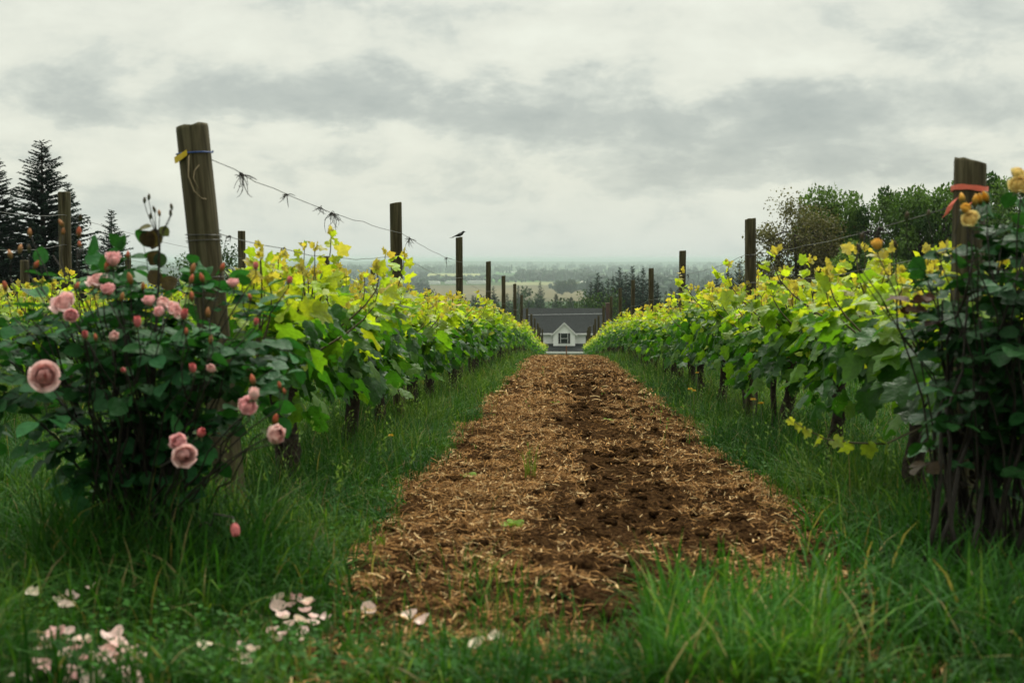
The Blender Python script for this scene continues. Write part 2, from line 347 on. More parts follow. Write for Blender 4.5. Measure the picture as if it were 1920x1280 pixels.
# ------------------------------------------------------------------ grapevines
def vine_meshes(seed, lod):
    r = np.random.default_rng(seed)
    tr = Acc()
    for k in range(2):
        p = [(r.uniform(-.02, .02), k*.05+r.uniform(-.03, .03), -.08)]
        for z in (.08, .2, .32, .44, .56, .63): p.append((p[-1][0]+r.uniform(-.025, .025), p[-1][1]+r.uniform(-.03, .03), z))
        tr.add(*tube(p, np.array([.060, .047, .038, .034, .038, .05, .03])*(1 if k == 0 else .5)*r.uniform(.9, 1.15), 9, jag=.28, rs=r))
    cord = []
    for s in (-1, 1):
        p = [(0, 0, .56)]+[(r.uniform(-.03, .03), s*y, .62+r.uniform(-.03, .03)) for y in (.15, .35, .55, .75, .95)]
        cord.append((np.array(p), np.array([.035, .026, .02, .017, .014, .012])))
    stem = Acc(); pos = []; tip = []; nrm = []; size = []; colr = []
    for p, q in cord: stem.add(*tube(p, q, 6, jag=.2, rs=r))
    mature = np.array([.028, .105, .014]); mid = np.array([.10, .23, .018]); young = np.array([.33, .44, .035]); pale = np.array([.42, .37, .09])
    ns = {0: 38, 1: 32, 2: 25}[lod]
    for i in range(ns):
        y0 = -1.0+2.0*(i+r.uniform(0, 1))/ns; sx = r.choice([-1, 1]); ln = r.uniform(.24, .50)*(1.2 if r.random() < .12 else 1)
        if math.sin(y0*3.1+seed*1.7) > .6 and r.random() < .45: continue
        lean = (r.uniform(.02, .34) if r.random() < .85 else r.uniform(.4, .75))*sx; cp = cord[0 if y0 < 0 else 1][0]; ca = np.abs(cp[:, 1]); p0 = np.array([np.interp(abs(y0), ca, cp[:, 0]), np.clip(y0, -.94, .94), np.interp(abs(y0), ca, cp[:, 2])]); p2 = p0+np.array([lean*ln*1.5, r.uniform(-.25, .25)*ln, ln*.95]); p1 = (p0+p2)/2+np.array([lean*.45, 0, .06])
        pts = bez(p0, p1, p2, 7); stem.add(*tube(pts, np.linspace(.0055, .002, 7), 4, cap=False))
        nl = int(ln/.030); 
        for j in range(nl):
            tt = (j+.6)/nl; f = tt*6; a = int(min(5, f)); q = pts[a]+(pts[a+1]-pts[a])*(f-a)
            sd = 1 if (j+i) % 2 else -1; out = unit(np.array([sx*.9+r.normal()*.6+sd*.35, r.normal()*.9, .1+.4*tt]))
            s = (.112*(1-.72*tt**1.25)+.012)*r.uniform(.55, 1.3); pet = s*r.uniform(.45, .85)
            pos.append(q+out*pet+np.array([0, 0, -.02*(1-tt)])); size.append(s)
            up = np.array([0, 0, 1.]); tip.append(out*.75+np.array([0, 0, -.75+.85*tt])+r.normal(size=3)*.28)
            nrm.append(up*.55+out*.75+r.normal(size=3)*.38)
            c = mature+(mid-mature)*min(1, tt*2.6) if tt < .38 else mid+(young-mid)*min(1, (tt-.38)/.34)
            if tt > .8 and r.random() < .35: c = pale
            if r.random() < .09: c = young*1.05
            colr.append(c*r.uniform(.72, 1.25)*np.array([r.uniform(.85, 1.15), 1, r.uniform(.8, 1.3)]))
        # growing tip: a few tiny pale leaves standing up
        for j in range(4):
            d = unit(np.array([r.normal()*.5, r.normal()*.5, 1.0])); pos.append(pts[-1]+d*.01*j); tip.append(d); nrm.append(r.normal(size=3)); size.append(r.uniform(.02, .04)); colr.append(pale*r.uniform(.8, 1.1))
    for i in range({0: 150, 1: 125, 2: 95}[lod]):
        x = r.choice([-1, 1])*abs(r.normal(.15, .09)); z = r.uniform(.40, .84); y = r.uniform(-1.02, 1.02)
        z = max(z, .43+.13*math.sin(y*5+seed)); sx = 1 if x > 0 else -1; out = unit(np.array([sx*.9, r.normal()*.7, .1]))
        pos.append((x, y, z)); tip.append(out*.5+np.array([0, 0, -.8])+r.normal(size=3)*.25); nrm.append(out*.85+np.array([0, 0, .45])+r.normal(size=3)*.3)
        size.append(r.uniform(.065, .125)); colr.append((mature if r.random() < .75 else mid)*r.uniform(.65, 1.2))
    size = np.array(size)*(1.0 if lod < 2 else 1.1)
    a = Acc(); pos, tip, nrm, colr = (np.array(q) for q in (pos, tip, nrm, colr)); pick = r.choice(5, len(pos), p=[.3, .22, .2, .18, .1])
    for q in range(5):
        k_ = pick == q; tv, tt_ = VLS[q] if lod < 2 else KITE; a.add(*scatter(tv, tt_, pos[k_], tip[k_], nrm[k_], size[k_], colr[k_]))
    return (tr.mesh('vine_trunk', M['vine_bark']), stem.mesh('vine_cane', M['cane']), a.mesh('vine_foliage', M['vine_leaf']))
VM = {0: [vine_meshes(s, 0) for s in range(8)], 1: [vine_meshes(50+s, 1) for s in range(6)], 2: [vine_meshes(90+s, 2) for s in range(4)]}
ORD = 'first second third fourth fifth sixth seventh eighth ninth tenth eleventh twelfth thirteenth fourteenth fifteenth sixteenth seventeenth eighteenth nineteenth twentieth'.split()
def vine(x, y, k, label, group, vscale=1.0):
    lod = 0 if y < 15 else (1 if y < 40 else 2); tm = VM[lod][(k*5+int(abs(x)*7)) % len(VM[lod])]
    o = empty('grapevine', (x+random.uniform(-.04, .04), y, g(y)+.01), (0, 0, random.choice([0, math.pi])+random.uniform(-.05, .05)), (.86 if y > 24 else 1, 1, vscale*random.uniform(.93, 1.05)*(1 if y < 14 else max(.84, 1-.011*(y-14)))))
    tag(o, label, 'grapevine', group)
    link('trunk', tm[0], o); link('cane', tm[1], o); link('foliage', tm[2], o)
    return o
ROWS = {'left': (-1.30, 6.6), 'right': (1.48, 6.05)}
for side, (rx, y0) in ROWS.items():
    bush = 'pink' if side == 'left' else 'yellow'
    for k in range(43):
        y = y0+1.85*k
        if k < 16: lab = f'{ORD[k]} leafy grapevine behind the {bush} rose bush, in the row {side} of the path'
        else: lab = f'small distant grapevine low down the {side} row of the path, merging with its neighbours'
        vo = vine(rx, y, k, lab, f'grapevines in the row {side} of the path')
        if side == 'right' and k == 0: TRAIL = vo
for k in range(26):
    y = 7.4+1.85*k
    lab = f'{ORD[k]} grapevine of the second row left, seen past the pink roses' if k < 8 else 'distant grapevine in the second row left of the path, only its top showing'
    vine(-4.08, y, k, lab, 'grapevines in the second row left')
for k in range(14):
    vine(-6.86, 15+1.85*k, k, 'grapevine in the third row left, small yellow-green top showing behind the pink roses', 'grapevines in the third row left')
for k in range(12):
    vine(4.26, 9+1.85*k, k, 'grapevine in the second row right, mostly hidden behind the right row', 'grapevines in the second row right')

mi_ = Matrix.LocRotScale(TRAIL.location, TRAIL.rotation_euler, TRAIL.scale).inverted()
lw = lambda px, py, Y: np.array(mi_ @ P(px, py, Y))
tp = np.array([lw(1730, 800, 6.0), lw(1660, 832, 5.8), lw(1600, 830, 5.65), lw(1545, 822, 5.6), lw(1505, 800, 5.55), lw(1478, 784, 5.55)])
tc_ = link('trailing_cane', Acc().add(*tube(tp, np.linspace(.0045, .0015, 6), 5)).mesh('trailing_cane', M['cane']), TRAIL)
tl_n = 8; ti_ = np.linspace(.2, .99, tl_n); tq_ = np.stack([np.interp(ti_*5, np.arange(6), tp[:, j]) for j in range(3)], -1)
link('foliage', Acc().add(*scatter(*VLS[1], tq_, rng.normal(size=(tl_n, 3))*.5+np.array([0, 0, -.6]), rng.normal(size=(tl_n, 3))*.4+np.array([.3, -.8, .4]), .075*(1-.7*ti_)+.010, np.array([.07, .17, .02])*(1-ti_[:, None])+np.array([.36, .40, .06])*ti_[:, None])).mesh('trailing_foliage', M['vine_leaf']), tc_)
# ------------------------------------------------------------------ wooden posts
def post_mesh(L, d, seed, top_cut=.0):
    r = np.random.default_rng(seed); n = 14; sides = 14; V = []; T = []
    ph = r.uniform(0, 6.28, 3)
    zs = list(np.linspace(-.3, L-.012, n))+[L]
    for i, z in enumerate(zs):
        for k in range(sides):
            a = k*2*math.pi/sides; rr = d/2*(1+.025*math.sin(2*a+ph[0]+z)+.02*math.sin(3*a+ph[1]-z*2)+r.uniform(-.012, .012))
            if i == len(zs)-1: rr *= .965
            V.append((rr*math.cos(a), rr*math.sin(a), z+(top_cut*math.cos(a) if i >= n-1 else 0)+(r.uniform(-.004, .004) if i == len(zs)-1 else 0)))
    for i in range(len(zs)-1):
        for k in range(sides): p, q = i*sides+k, i*sides+(k+1) % sides; T += [(p, q, q+sides), (p, q+sides, p+sides)]
    c = len(V); V.append((0, 0, L+.002)); e = (len(zs)-1)*sides
    for k in range(sides): T.append((c, e+k, e+(k+1) % sides))
    return mesh('wooden_post', np.array(V), np.array(T), M['wood'])
def post(base, top, d, label, group, seed, cut=0.0):
    base, top = Vector(base), Vector(top); dv = top-base
    o = link('wooden_post', post_mesh(dv.length, d, seed, cut), None, base, Vector((0, 0, 1)).rotation_difference(dv).to_euler())
    return tag(o, label, 'post', group)
def wrap_ring(parent, z, d, name, mat, rad=.003, turns=1.0, rise=.01, drop=0):
    th = np.linspace(0, 2*np.pi*turns, int(26*turns))
    p = np.stack([np.cos(th)*(d/2*1.06+rad), np.sin(th)*(d/2*1.06+rad), z+rise*np.sin(th*.5+1)+drop*th], -1)
    return link(name, Acc().add(*tube(p, rad, 5)).mesh(name, mat), parent)
L_POSTS = [(5.55, 360, 236, .128), (11.07, 742, 380, .092), (17.8, 861, 445, .088), (24.8, 916, 490, .088), (31, 944, 517, .088), (38.2, 965, 532, .088), (44.6, 978, 553, .09)]
R_POSTS = [(5.18, 1819, 301, .116), (11.28, 1407, 410, .086), (17.7, 1280, 470, .085), (24, 1221, 503, .085), (30.2, 1187, 525, .085), (37, 1163, 540, .088), (44, 1146, 556, .09)]
posts = {'left': [], 'right': []}
DESC = {'left': ['thick weathered wooden end post leaning beside the pink roses, yellow tape near its top', 'tall brown wooden post second along the left row, bare above the vines', 'wooden post in the left row with a small dark bird perched on top'],
        'right': ['dark wooden end post behind the yellow roses with a coral ribbon tied round it', 'tall weathered wooden post second along the right row, below the spreading trees', 'slim wooden post third along the right row of vines']}
for side, lst, rx in (('left', L_POSTS, -1.30), ('right', R_POSTS, 1.48)):
    for k, (y, px, py, d) in enumerate(lst):
        top = P(px, py, y); base = Vector((rx if k else (-1.305 if side == 'left' else 1.49), y, g(y)))
        if k: base.x = top.x+random.uniform(-.02, .02)
        if side == 'right' and k == 0: base.x = top.x-.01
        lab = DESC[side][k] if k < 3 else f'{ORD[k]} wooden post counted down the {side} vine row, {"thin and far off" if k > 4 else "standing above the leaves"}'
        posts[side].append((post(base, top, d, lab, f'posts in the row {side} of the path', 10*k+(side == 'right'), -.012 if side == 'right' and k == 0 else .006), base, top, d))
    for j, y in enumerate([51.5, 58, 64, 70, 76, 81, 87]):
        top = Vector((rx+random.uniform(-.05, .05), y, g(y)+1.85+random.uniform(-.06, .06)))
        post((top.x, y, g(y)), top, .09, f'tiny far wooden post near the end of the {side} vine row, before the house', f'posts in the row {side} of the path', 200+j)
P2L = [(11.6, 120, 360, .10), (18.0, 453, 433, .10), (24.5, 612, 480, .10), (30.5, 699, 505, .10), (43, 805, 541, .10)]
D2 = ['wooden post of the second left row standing before the big dark conifer', 'short wooden post of the second left row just right of the leaning end post', 'small wooden post of the second left row, midway between the two tall left posts', 'small wooden post of the second left row just left of the tall post', 'tiny wooden post of the second left row left of the post with the bird']
p2 = []
for k, (y, px, py, d) in enumerate(P2L):
    top = P(px, py, y); p2.append((post((top.x, y, g(y)), top, d, D2[k], 'posts in the second row left', 300+k), top))
for k, (y, px, py, lab) in enumerate(((16.2, 46, 488, 'grey wooden post of the third left row at the far left, behind the roses'), (22.4, 240, 478, 'thin wooden post of the third left row below the small conifer'))):
    top = P(px, py, y); post((top.x, y, g(y)), top, .10, lab, 'posts in the third row left', 330+k)
top = P(1519, 520, 24.5); post((top.x, 24.5, g(24.5)), top, .09, 'wooden post of the second right row, its top just above the leaves', 'posts in the second row right', 340)

# fittings on the two end posts
pl, bl_, tl_, dl_ = posts['left'][0]; L0 = (tl_-bl_).length
for z, rs_ in ((L0-.425, .012), (L0-.447, .006), (L0-.59, .010), (L0-.625, .014)): wrap_ring(pl, z, dl_, 'wire_wrap', M['wire'], .0016, 1.5, rs_)
wrap_ring(pl, L0-.108, dl_, 'blue_cord', M['blue_cord'], .003, 1.0, .004)
def ribbon(parent, pts, wd, name, mat, wdir=(0, 0, 1), n=12):
    pts = np.asarray(pts, float); wdir = np.asarray(wdir, float); V = []; T = []
    for i, p in enumerate(pts):
        ww = wd*(1+.12*math.sin(i*1.7)); q = wdir*ww/2
        off = np.array([0, -.0012, 0])
        V += [p-q, p+q, p+q+off, p-q+off]
    for i in range(len(pts)-1):
        for a in range(4):
            c_, d_ = i*4+a, i*4+(a+1) % 4; T.append((c_, d_, d_+4, c_+4))
    T += [(0, 3, 2, 1), (len(V)-4, len(V)-3, len(V)-2, len(V)-1)]
    return link(name, Acc().add(np.array(V), np.array(T)).mesh(name, mat, False), parent)
rl = dl_/2*1.06+.003
ribbon(pl, [(-rl*1.05, -.03, L0-.130), (-rl*.9, -rl*.55, L0-.128), (-rl*.45, -rl*.95, L0-.118), (-.012, -rl*1.03, L0-.108)], .024, 'yellow_tape', M['yellow_tape'])
link('loose_string', Acc().add(*tube([(-.005, -rl*1.05, L0-.12), (-.012, -rl*1.25, L0-.2), (.005, -rl*1.3, L0-.26), (.03, -rl*1.25, L0-.29), (.045, -rl*1.1, L0-.295)], .003, 5)).mesh('loose_string', M['string']), pl)
link('hanging_loop', Acc().add(*tube([(.03, -rl, L0-.16), (.012, -rl*1.1, L0-.18), (.006, -rl*1.2, L0-.21), (.02, -rl*1.2, L0-.25)], .0025, 5)).mesh('hanging_loop', M['string']), pl)
pr, br_, tr_, dr_ = posts['right'][0]; L1 = (tr_-br_).length; rr_ = dr_/2*1.07+.003
th = np.linspace(-.1, math.pi*2+.1, 26)
ribbon(pr, np.stack([np.cos(th)*rr_, np.sin(th)*rr_, L1-.100+.004*np.sin(th*2)], -1), .018, 'coral_ribbon', M['ribbon'])
ribbon(pr, [(.03, -rr_*1.05, L1-.10), (.012, -rr_*1.2, L1-.13), (-.015, -rr_*1.25, L1-.155), (-.03, -rr_*1.2, L1-.165)], .014, 'ribbon_tail', M['ribbon'], (.5, 0, .85))
ribbon(pr, [(-rr_*.9, -rr_*.5, L1-.14), (-rr_*1.15, -rr_*.6, L1-.16), (-rr_*1.3, -rr_*.6, L1-.185), (-rr_*1.45, -rr_*.55, L1-.20)], .03, 'ribbon_tail', M['ribbon'], (.8, 0, .6))

# ------------------------------------------------------------------ trellis wires with dry tendrils
def wire(pts, sag, label, group, debris=(), rad=.0019, seed=0):
    r = np.random.default_rng(seed); full = []
    for a, b2 in zip(pts[:-1], pts[1:]):
        a, b2 = np.array(a), np.array(b2); tt = np.linspace(0, 1, 16)[:-1, None]
        q = a+(b2-a)*tt; q[:, 2] -= (4*sag*tt*(1-tt))[:, 0]; full.append(q)
    full.append(np.array(pts[-1])[None]); full = np.concatenate(full)
    full[1:-1, 2] += r.normal(size=len(full)-2)*.003
    o = link('trellis_wire', Acc().add(*tube(full, rad, 5)).mesh('trellis_wire', M['wire'])); tag(o, label, 'wire', group)
    for f, big in debris:
        i = f*(len(full)-1); k = int(i); c = full[k]+(full[min(k+1, len(full)-1)]-full[k])*(i-k); a = Acc()
        dr = unit((full[min(k+1, len(full)-1)]-full[k])[None])[0]
        for _ in range(int(17*big)):
            s = c+dr*r.uniform(-.05, .05)*big; e = s+np.array([r.normal()*.03, r.normal()*.03, -abs(r.normal()*.055)])*big+dr*r.normal()*.04*big
            a.add(*tube(bez(s, (s+e)/2+r.normal(size=3)*.02*big, e, 6), np.linspace(.0022, .001, 6), 4))
        a.add(*tube([c-dr*.05*big, c, c+dr*.04*big], [.002, .006*big, .002], 5))
        link('dry_tendril', a.mesh('dry_tendril', M['twig']), o)
    return o
lp = posts['left']; rp = posts['right']
def side_pt(p, py, dx=.0):
    v_ = P(0, py, p[1].y); return (p[1].x+(p[2].x-p[1].x)*(v_.z-p[1].z)/(p[2].z-p[1].z)+dx, p[1].y, v_.z)
wire([side_pt(lp[0], 300, .06), side_pt(lp[1], 437, .04), side_pt(lp[2], 492, .04)], .035, 'sagging top wire from the leaning post, hung with dried tendrils', 'trellis wires left of the path', ((.045, .9), (.125, .7), (.20, .7), (.235, 1.15), (.545, 1.1), (.82, .8)), seed=3)
wire([side_pt(lp[0], 438, .06), side_pt(lp[1], 478, .04), side_pt(lp[2], 520, .04), side_pt(lp[3], 545, .04)], .06, 'second trellis wire from the leaning post, looping low over the leaves', 'trellis wires left of the path', ((.01, .5), (.07, .4), (.16, .4)), seed=4)
wire([side_pt(lp[0], 500, .06), side_pt(lp[1], 560, .04), side_pt(lp[2], 560, .04), side_pt(lp[3], 565, .04)], .03, 'lower trellis wire of the left row, running just inside the leaves', 'trellis wires left of the path', (), seed=5)
wire([side_pt(lp[k], 520+k*12, .04) for k in range(3, 7)], .03, 'thin far trellis wire between the small posts of the left row', 'trellis wires left of the path', (), seed=6)
wire([side_pt(rp[0], 390, -.06), side_pt(rp[1], 478, -.04), side_pt(rp[2], 515, -.04)], .03, 'top trellis wire of the right row with a dry tendril cluster by the yellow roses', 'trellis wires right of the path', ((.10, 1.0), (.12, .9), (.47, .7), (.9, .6)), seed=7)
wire([side_pt(rp[0], 470, -.06), side_pt(rp[1], 530, -.04), side_pt(rp[2], 545, -.04), side_pt(rp[3], 560, -.04)], .03, 'lower trellis wire of the right row among the yellow-green leaves', 'trellis wires right of the path', (), seed=8)
wire([side_pt(rp[k], 525+k*12, -.04) for k in range(3, 7)], .03, 'thin far trellis wire between the small posts of the right row', 'trellis wires right of the path', (), seed=9)
q0 = P(-60, 385, 8.2); q1 = P(120, 402, 11.5); q2 = P(453, 484, 17.9)
wire([tuple(q0), tuple(q1), tuple(q2)], .03, 'thin wire strung through the second left row past the dark conifer', 'trellis wires of the second left row', ((.55, .5),), seed=10)
q0 = P(-60, 460, 8.2); q1 = P(120, 458, 11.5); q2 = P(453, 520, 17.9)
wire([tuple(q0), tuple(q1), tuple(q2)], .04, 'lower wire of the second left row behind the pink roses', 'trellis wires of the second left row', (), seed=11)

# ------------------------------------------------------------------ bird on the third left post
bp = lp[2][2]; bo = empty('bird', (bp.x+.005, bp.y, bp.z-.010)); tag(bo, 'small dark bird with pale belly perched on a post top, facing right', 'bird')
S = np.array([(-.092, 0, .012), (-.07, 0, .020), (-.045, 0, .028), (-.02, 0, .036), (.005, 0, .046), (.025, 0, .056), (.036, 0, .066), (.044, 0, .076), (.053, 0, .080), (.060, 0, .080), (.067, 0, .079)])
bv, bt = tube(S, [.004, .006, .009, .018, .022, .021, .016, .0145, .013, .009, .002], 12)
cb = np.where((bv[:, 2:3] < .034) & (bv[:, 0:1] > -.02), .12, .016)*np.ones((1, 3))
mb, tb_, bb_ = mat_new('bird_plumage'); tb_.put(bb_.inputs['Base Color'], tb_.attr('col')); bb_.inputs['Roughness'].default_value = .6
link('body', Acc().add(bv, bt, cb).mesh('bird_body', mb), bo)
link('beak', Acc().add(*tube([(.064, 0, .0795), (.073, 0, .078), (.081, 0, .0765)], [.004, .0025, .0006], 6)).mesh('beak', M['feather']), bo)
for s in (-1, 1):
    a = Acc(); pts = [(.024, s*.019, .056), (-.01, s*.022, .044), (-.045, s*.014, .030), (-.08, s*.006, .018)]
    V_, T_ = tube(pts, [.010, .013, .009, .002], 7); a.add(V_*np.array([1, .8, 1])+np.array([0, s*.003, 0]), T_); link('wing', a.mesh('wing', M['feather']), bo)
    link('leg', Acc().add(*tube([(.004, s*.009, .03), (.006, s*.01, .012), (.004, s*.01, .002)], .003, 5)).add(*tube([(-.006, s*.01, .003), (.014, s*.011, .003)], .0016, 5)).mesh('leg', M['feather']), bo)
link('tail', Acc().add(*box(-.125, -.075, -.008, .008, .004, .009)).mesh('tail', M['feather']), bo)
link('eye', Acc().add(*tube([(.055, -.0118, .083), (.055, -.0135, .083)], [.002, .001], 6)).mesh('eye', M['glass']), bo)

# ------------------------------------------------------------------ roses
def rose_mesh(seed, openn, cin, cout, n=22, size=1.0):
    r = np.random.default_rng(seed); a = Acc(); nu, nv = 7, 6; cin, cout = np.array(cin), np.array(cout)
    for k in range(n):
        tq = k/(n-1); ang = k*2.39996+r.uniform(-.3, .3); rb = .003+.006*tq; rt = .004+.026*(tq**1.1)*openn; h = .034*(1-.30*tq*openn)*r.uniform(.92, 1.08)
        wv = (1.35-.35*tq)*(1 if tq > .15 else 1.5); lean = r.uniform(-.08, .08); curl = .012*openn*max(0, tq-.35)*r.uniform(.7, 1.5); V = []; C = []
        for iv in range(nv):
            vv = iv/(nv-1)
            for iu in range(nu):
                uu = iu/(nu-1)*2-1; wid = wv*(.45+.55*math.sin(math.pi*min(1, vv*.62+.06)))
                vt = vv*(1-.16*uu*uu*vv); rad = rb+(rt-rb)*vt**.75+.007*math.sin(math.pi*vt)*(1-tq*.3)+curl*max(0, vv-.72)*3.2
                z = h*vt-curl*max(0, vv-.8)*3.0+(.0015+.0035*vv*tq)*math.sin(uu*(4+k%3)+k*1.7)+.004*tq*openn*r.uniform(-1, 1)*(vv > .9); th_ = ang+uu*wid+lean*vv
                V.append((rad*math.cos(th_), rad*math.sin(th_), z)); f = min(1, .25+.9*tq*.8+.35*vv-.2); C.append(cin+(cout-cin)*max(0, f)*r.uniform(.96, 1.04))
        T = [(i*nu+j, i*nu+j+1, (i+1)*nu+j+1, (i+1)*nu+j) for i in range(nv-1) for j in range(nu-1)]
        a.add(np.array(V)*size, np.array(T), np.array(C))
    a.add(*tube(np.array([(0, 0, .004), (0, 0, .014), (0, 0, .024), (.001, 0, .029)])*size, np.array([.005, .008, .0065, .001])*size, 8, jag=.12, rs=r), cin)
    return a.mesh('rose', M['petal'])
def calyx_mesh(size=1.0):
    a = Acc().add(*tube(np.array([(0, 0, -.012), (0, 0, -.006), (0, 0, .001), (0, 0, .006)])*size, np.array([.002, .0055, .007, .008])*size, 8))
    for k in range(5):
        an = k*1.2566; d = np.array([math.cos(an), math.sin(an), 0]); a.add(*scatter(*OV, [d*.005*size], [d*1.0+np.array([0, 0, -.25])], [[0, 0, 1]], .02*size, [(1, 1, 1)], .012*size))
    return a.mesh('calyx', M['calyx'])
PIN, POUT = (.68, .24, .22), (.92, .64, .61)
PALE_IN, PALE_OUT = (.80, .38, .34), (.88, .62, .58)
PR = [rose_mesh(1, .95, PIN, POUT, 26), rose_mesh(2, .62, (.74, .26, .27), (.90, .55, .55), 20), rose_mesh(3, .42, PALE_IN, PALE_OUT, 18), rose_mesh(4, .22, (.60, .10, .10), (.78, .24, .24), 12)]
YR = [rose_mesh(11, .85, (.75, .48, .12), (.84, .72, .30), 24), rose_mesh(12, .5, (.75, .36, .04), (.82, .52, .10), 18), rose_mesh(13, .2, (.72, .25, .03), (.80, .42, .06), 12)]
def bud_mesh(c0, c1):
    V_, T_ = tube([(0, 0, -.012), (0, 0, -.004), (0, 0, .004), (0, 0, .013), (0, 0, .021), (0, 0, .026)], [.002, .0065, .0085, .0075, .0045, .001], 9)
    f = np.clip((V_[:, 2:3]-.0)/.014, 0, 1); return Acc().add(V_, T_, np.array(c0)*(1-f)+np.array(c1)*f).mesh('bud', M['petal'])
BUD_P = bud_mesh((.10, .10, .03), (.60, .17, .09)); BUD_G = bud_mesh((.05, .075, .028), (.085, .06, .03)); BUD_O = bud_mesh((.16, .11, .03), (.50, .24, .10)); BUD_Y = bud_mesh((.10, .10, .02), (.75, .40, .04))
CAL = calyx_mesh()

def rose_bush(name, base, label, blooms, buds, rosem, vol, nleaf, leafcol, seed, ncane, budm, extra=None):
    """base: ground point; blooms (px,py,Y,kind,size,tilt); vol: (centre, radii)"""
    r = np.random.default_rng(seed); o = empty(name, base); tag(o, label, 'rose bush'); B = np.array(base)
    stem = Acc(); pos = []; tip = []; nrm = []; size = []; cols = []
    c0, rad = np.array(vol[0])-B, np.array(vol[1]); lc = np.array(leafcol)
    def cane(end, r0=.007, r1=.0022, n=9):
        end = np.array(end, float); s = np.array([r.normal()*.07, r.normal()*.07, -.03])
        k = s+(end-s)*np.array([.35, .35, .62])+r.normal(size=3)*.03
        pts = bez(s, k, end, n); pts[1:-1] += r.normal(size=(n-2, 3))*.012; stem.add(*tube(pts, np.linspace(r0, r1, n), 6)); return pts
    def compound(p, out, big=1.0, cset=None):
        """five leaflets on a short rachis"""
        out = unit(out[None])[0]; s = r.uniform(.050, .078)*big; rach = s*1.5; e = p+out*rach; side = unit(np.cross(out, [0, 0, 1.])[None])[0]
        stem.add(*tube([p, (p+e)/2+np.array([0, 0, .006]), e], [.0016, .0012, .0009], 4, cap=False))
        up = np.array([0, 0, 1.])*.9+out*.35+r.normal(size=3)*.35; c = (lc if cset is None else np.array(cset))*r.uniform(.6, 1.35)*np.array([r.uniform(.9, 1.1), 1, r.uniform(.85, 1.2)])
        for f, sg in ((1, 0), (.62, 1), (.62, -1), (.25, 1), (.25, -1)):
            q = p+out*rach*f; d = out*(1 if sg == 0 else .45)+side*sg*.9+np.array([0, 0, -.18])+r.normal(size=3)*.12
            pos.append(q); tip.append(d); nrm.append(up+r.normal(size=3)*.12); size.append(s*(1.05 if sg == 0 else (.92 if f > .5 else .72))); cols.append(c*r.uniform(.85, 1.15))
    for k in range(ncane):
        d = unit(r.normal(size=(1, 3)))[0]; d[2] = abs(d[2])*.9; e = c0+d*rad*r.uniform(.7, 1.0); pts = cane(e)
        for q in pts[3:]:
            for _ in range(2): compound(q, np.array([r.normal(), r.normal(), .25+r.normal()*.3]))
    for k in range(nleaf):
        d = unit(r.normal(size=(1, 3)))[0]; p = c0+d*rad*r.uniform(.55, 1.0)**.6
        if d[2] < -.35 and r.random() < .55: continue
        compound(p, d*np.array([1, 1, .5])+np.array([0, 0, .1])+r.normal(size=3)*.45)
    for (px, py, Y, kind, sz, tilt, yawd) in blooms:
        Y -= .22; e = np.array(P(px, py, Y))-B; ax = Vector((math.sin(R(tilt))*math.sin(R(yawd)), -math.sin(R(tilt))*math.cos(R(yawd)), math.cos(R(tilt))))
        bs = e-np.array(ax)*.012*sz
        cane(bs-np.array(ax)*.02, .005, .002); stem.add(*tube([bs-np.array(ax)*.02, bs], .002, 5))
        sz *= 1.12; ro = link('rose', rosem[kind], o, bs, ax.to_track_quat('Z', 'Y').to_euler(), (sz*r.uniform(.9, 1.1), sz*r.uniform(.9, 1.1), sz*r.uniform(.9, 1.15))); link('calyx', CAL, ro)
    for (px, py, Y, kind, sz) in buds:
        Y -= .12; e = np.array(P(px, py, Y))-B; ax = Vector((r.normal()*.3, r.normal()*.3, 1)).normalized(); q = e-np.array([0, 0, r.uniform(.06, .12)])+r.normal(size=3)*.02
        cane(q, .004, .0018); stem.add(*tube(bez(q, (q+e)/2, e, 4), [.0018, .0016, .0015, .0014], 5))
        link('bud', budm[kind], o, e, ax.to_track_quat('Z', 'Y').to_euler(), sz)
    if extra: extra(B, stem, lambda p, t_, n__, s, c: (pos.append(np.array(p)), tip.append(np.array(t_)), nrm.append(np.array(n__)), size.append(s), cols.append(np.array(c))), compound, o)
    link('cane', stem.mesh('rose_cane', M['rose_cane']), o)
    size = np.array(size)
    link('foliage', Acc().add(*scatter(*OV, np.array(pos), np.array(tip), np.array(nrm), size, np.array(cols), size*1.15)).mesh('rose_foliage', M['rose_leaf']), o)
    return o
pb = Vector((P(265, 1000, 4.55).x, 4.55, g(4.55)))
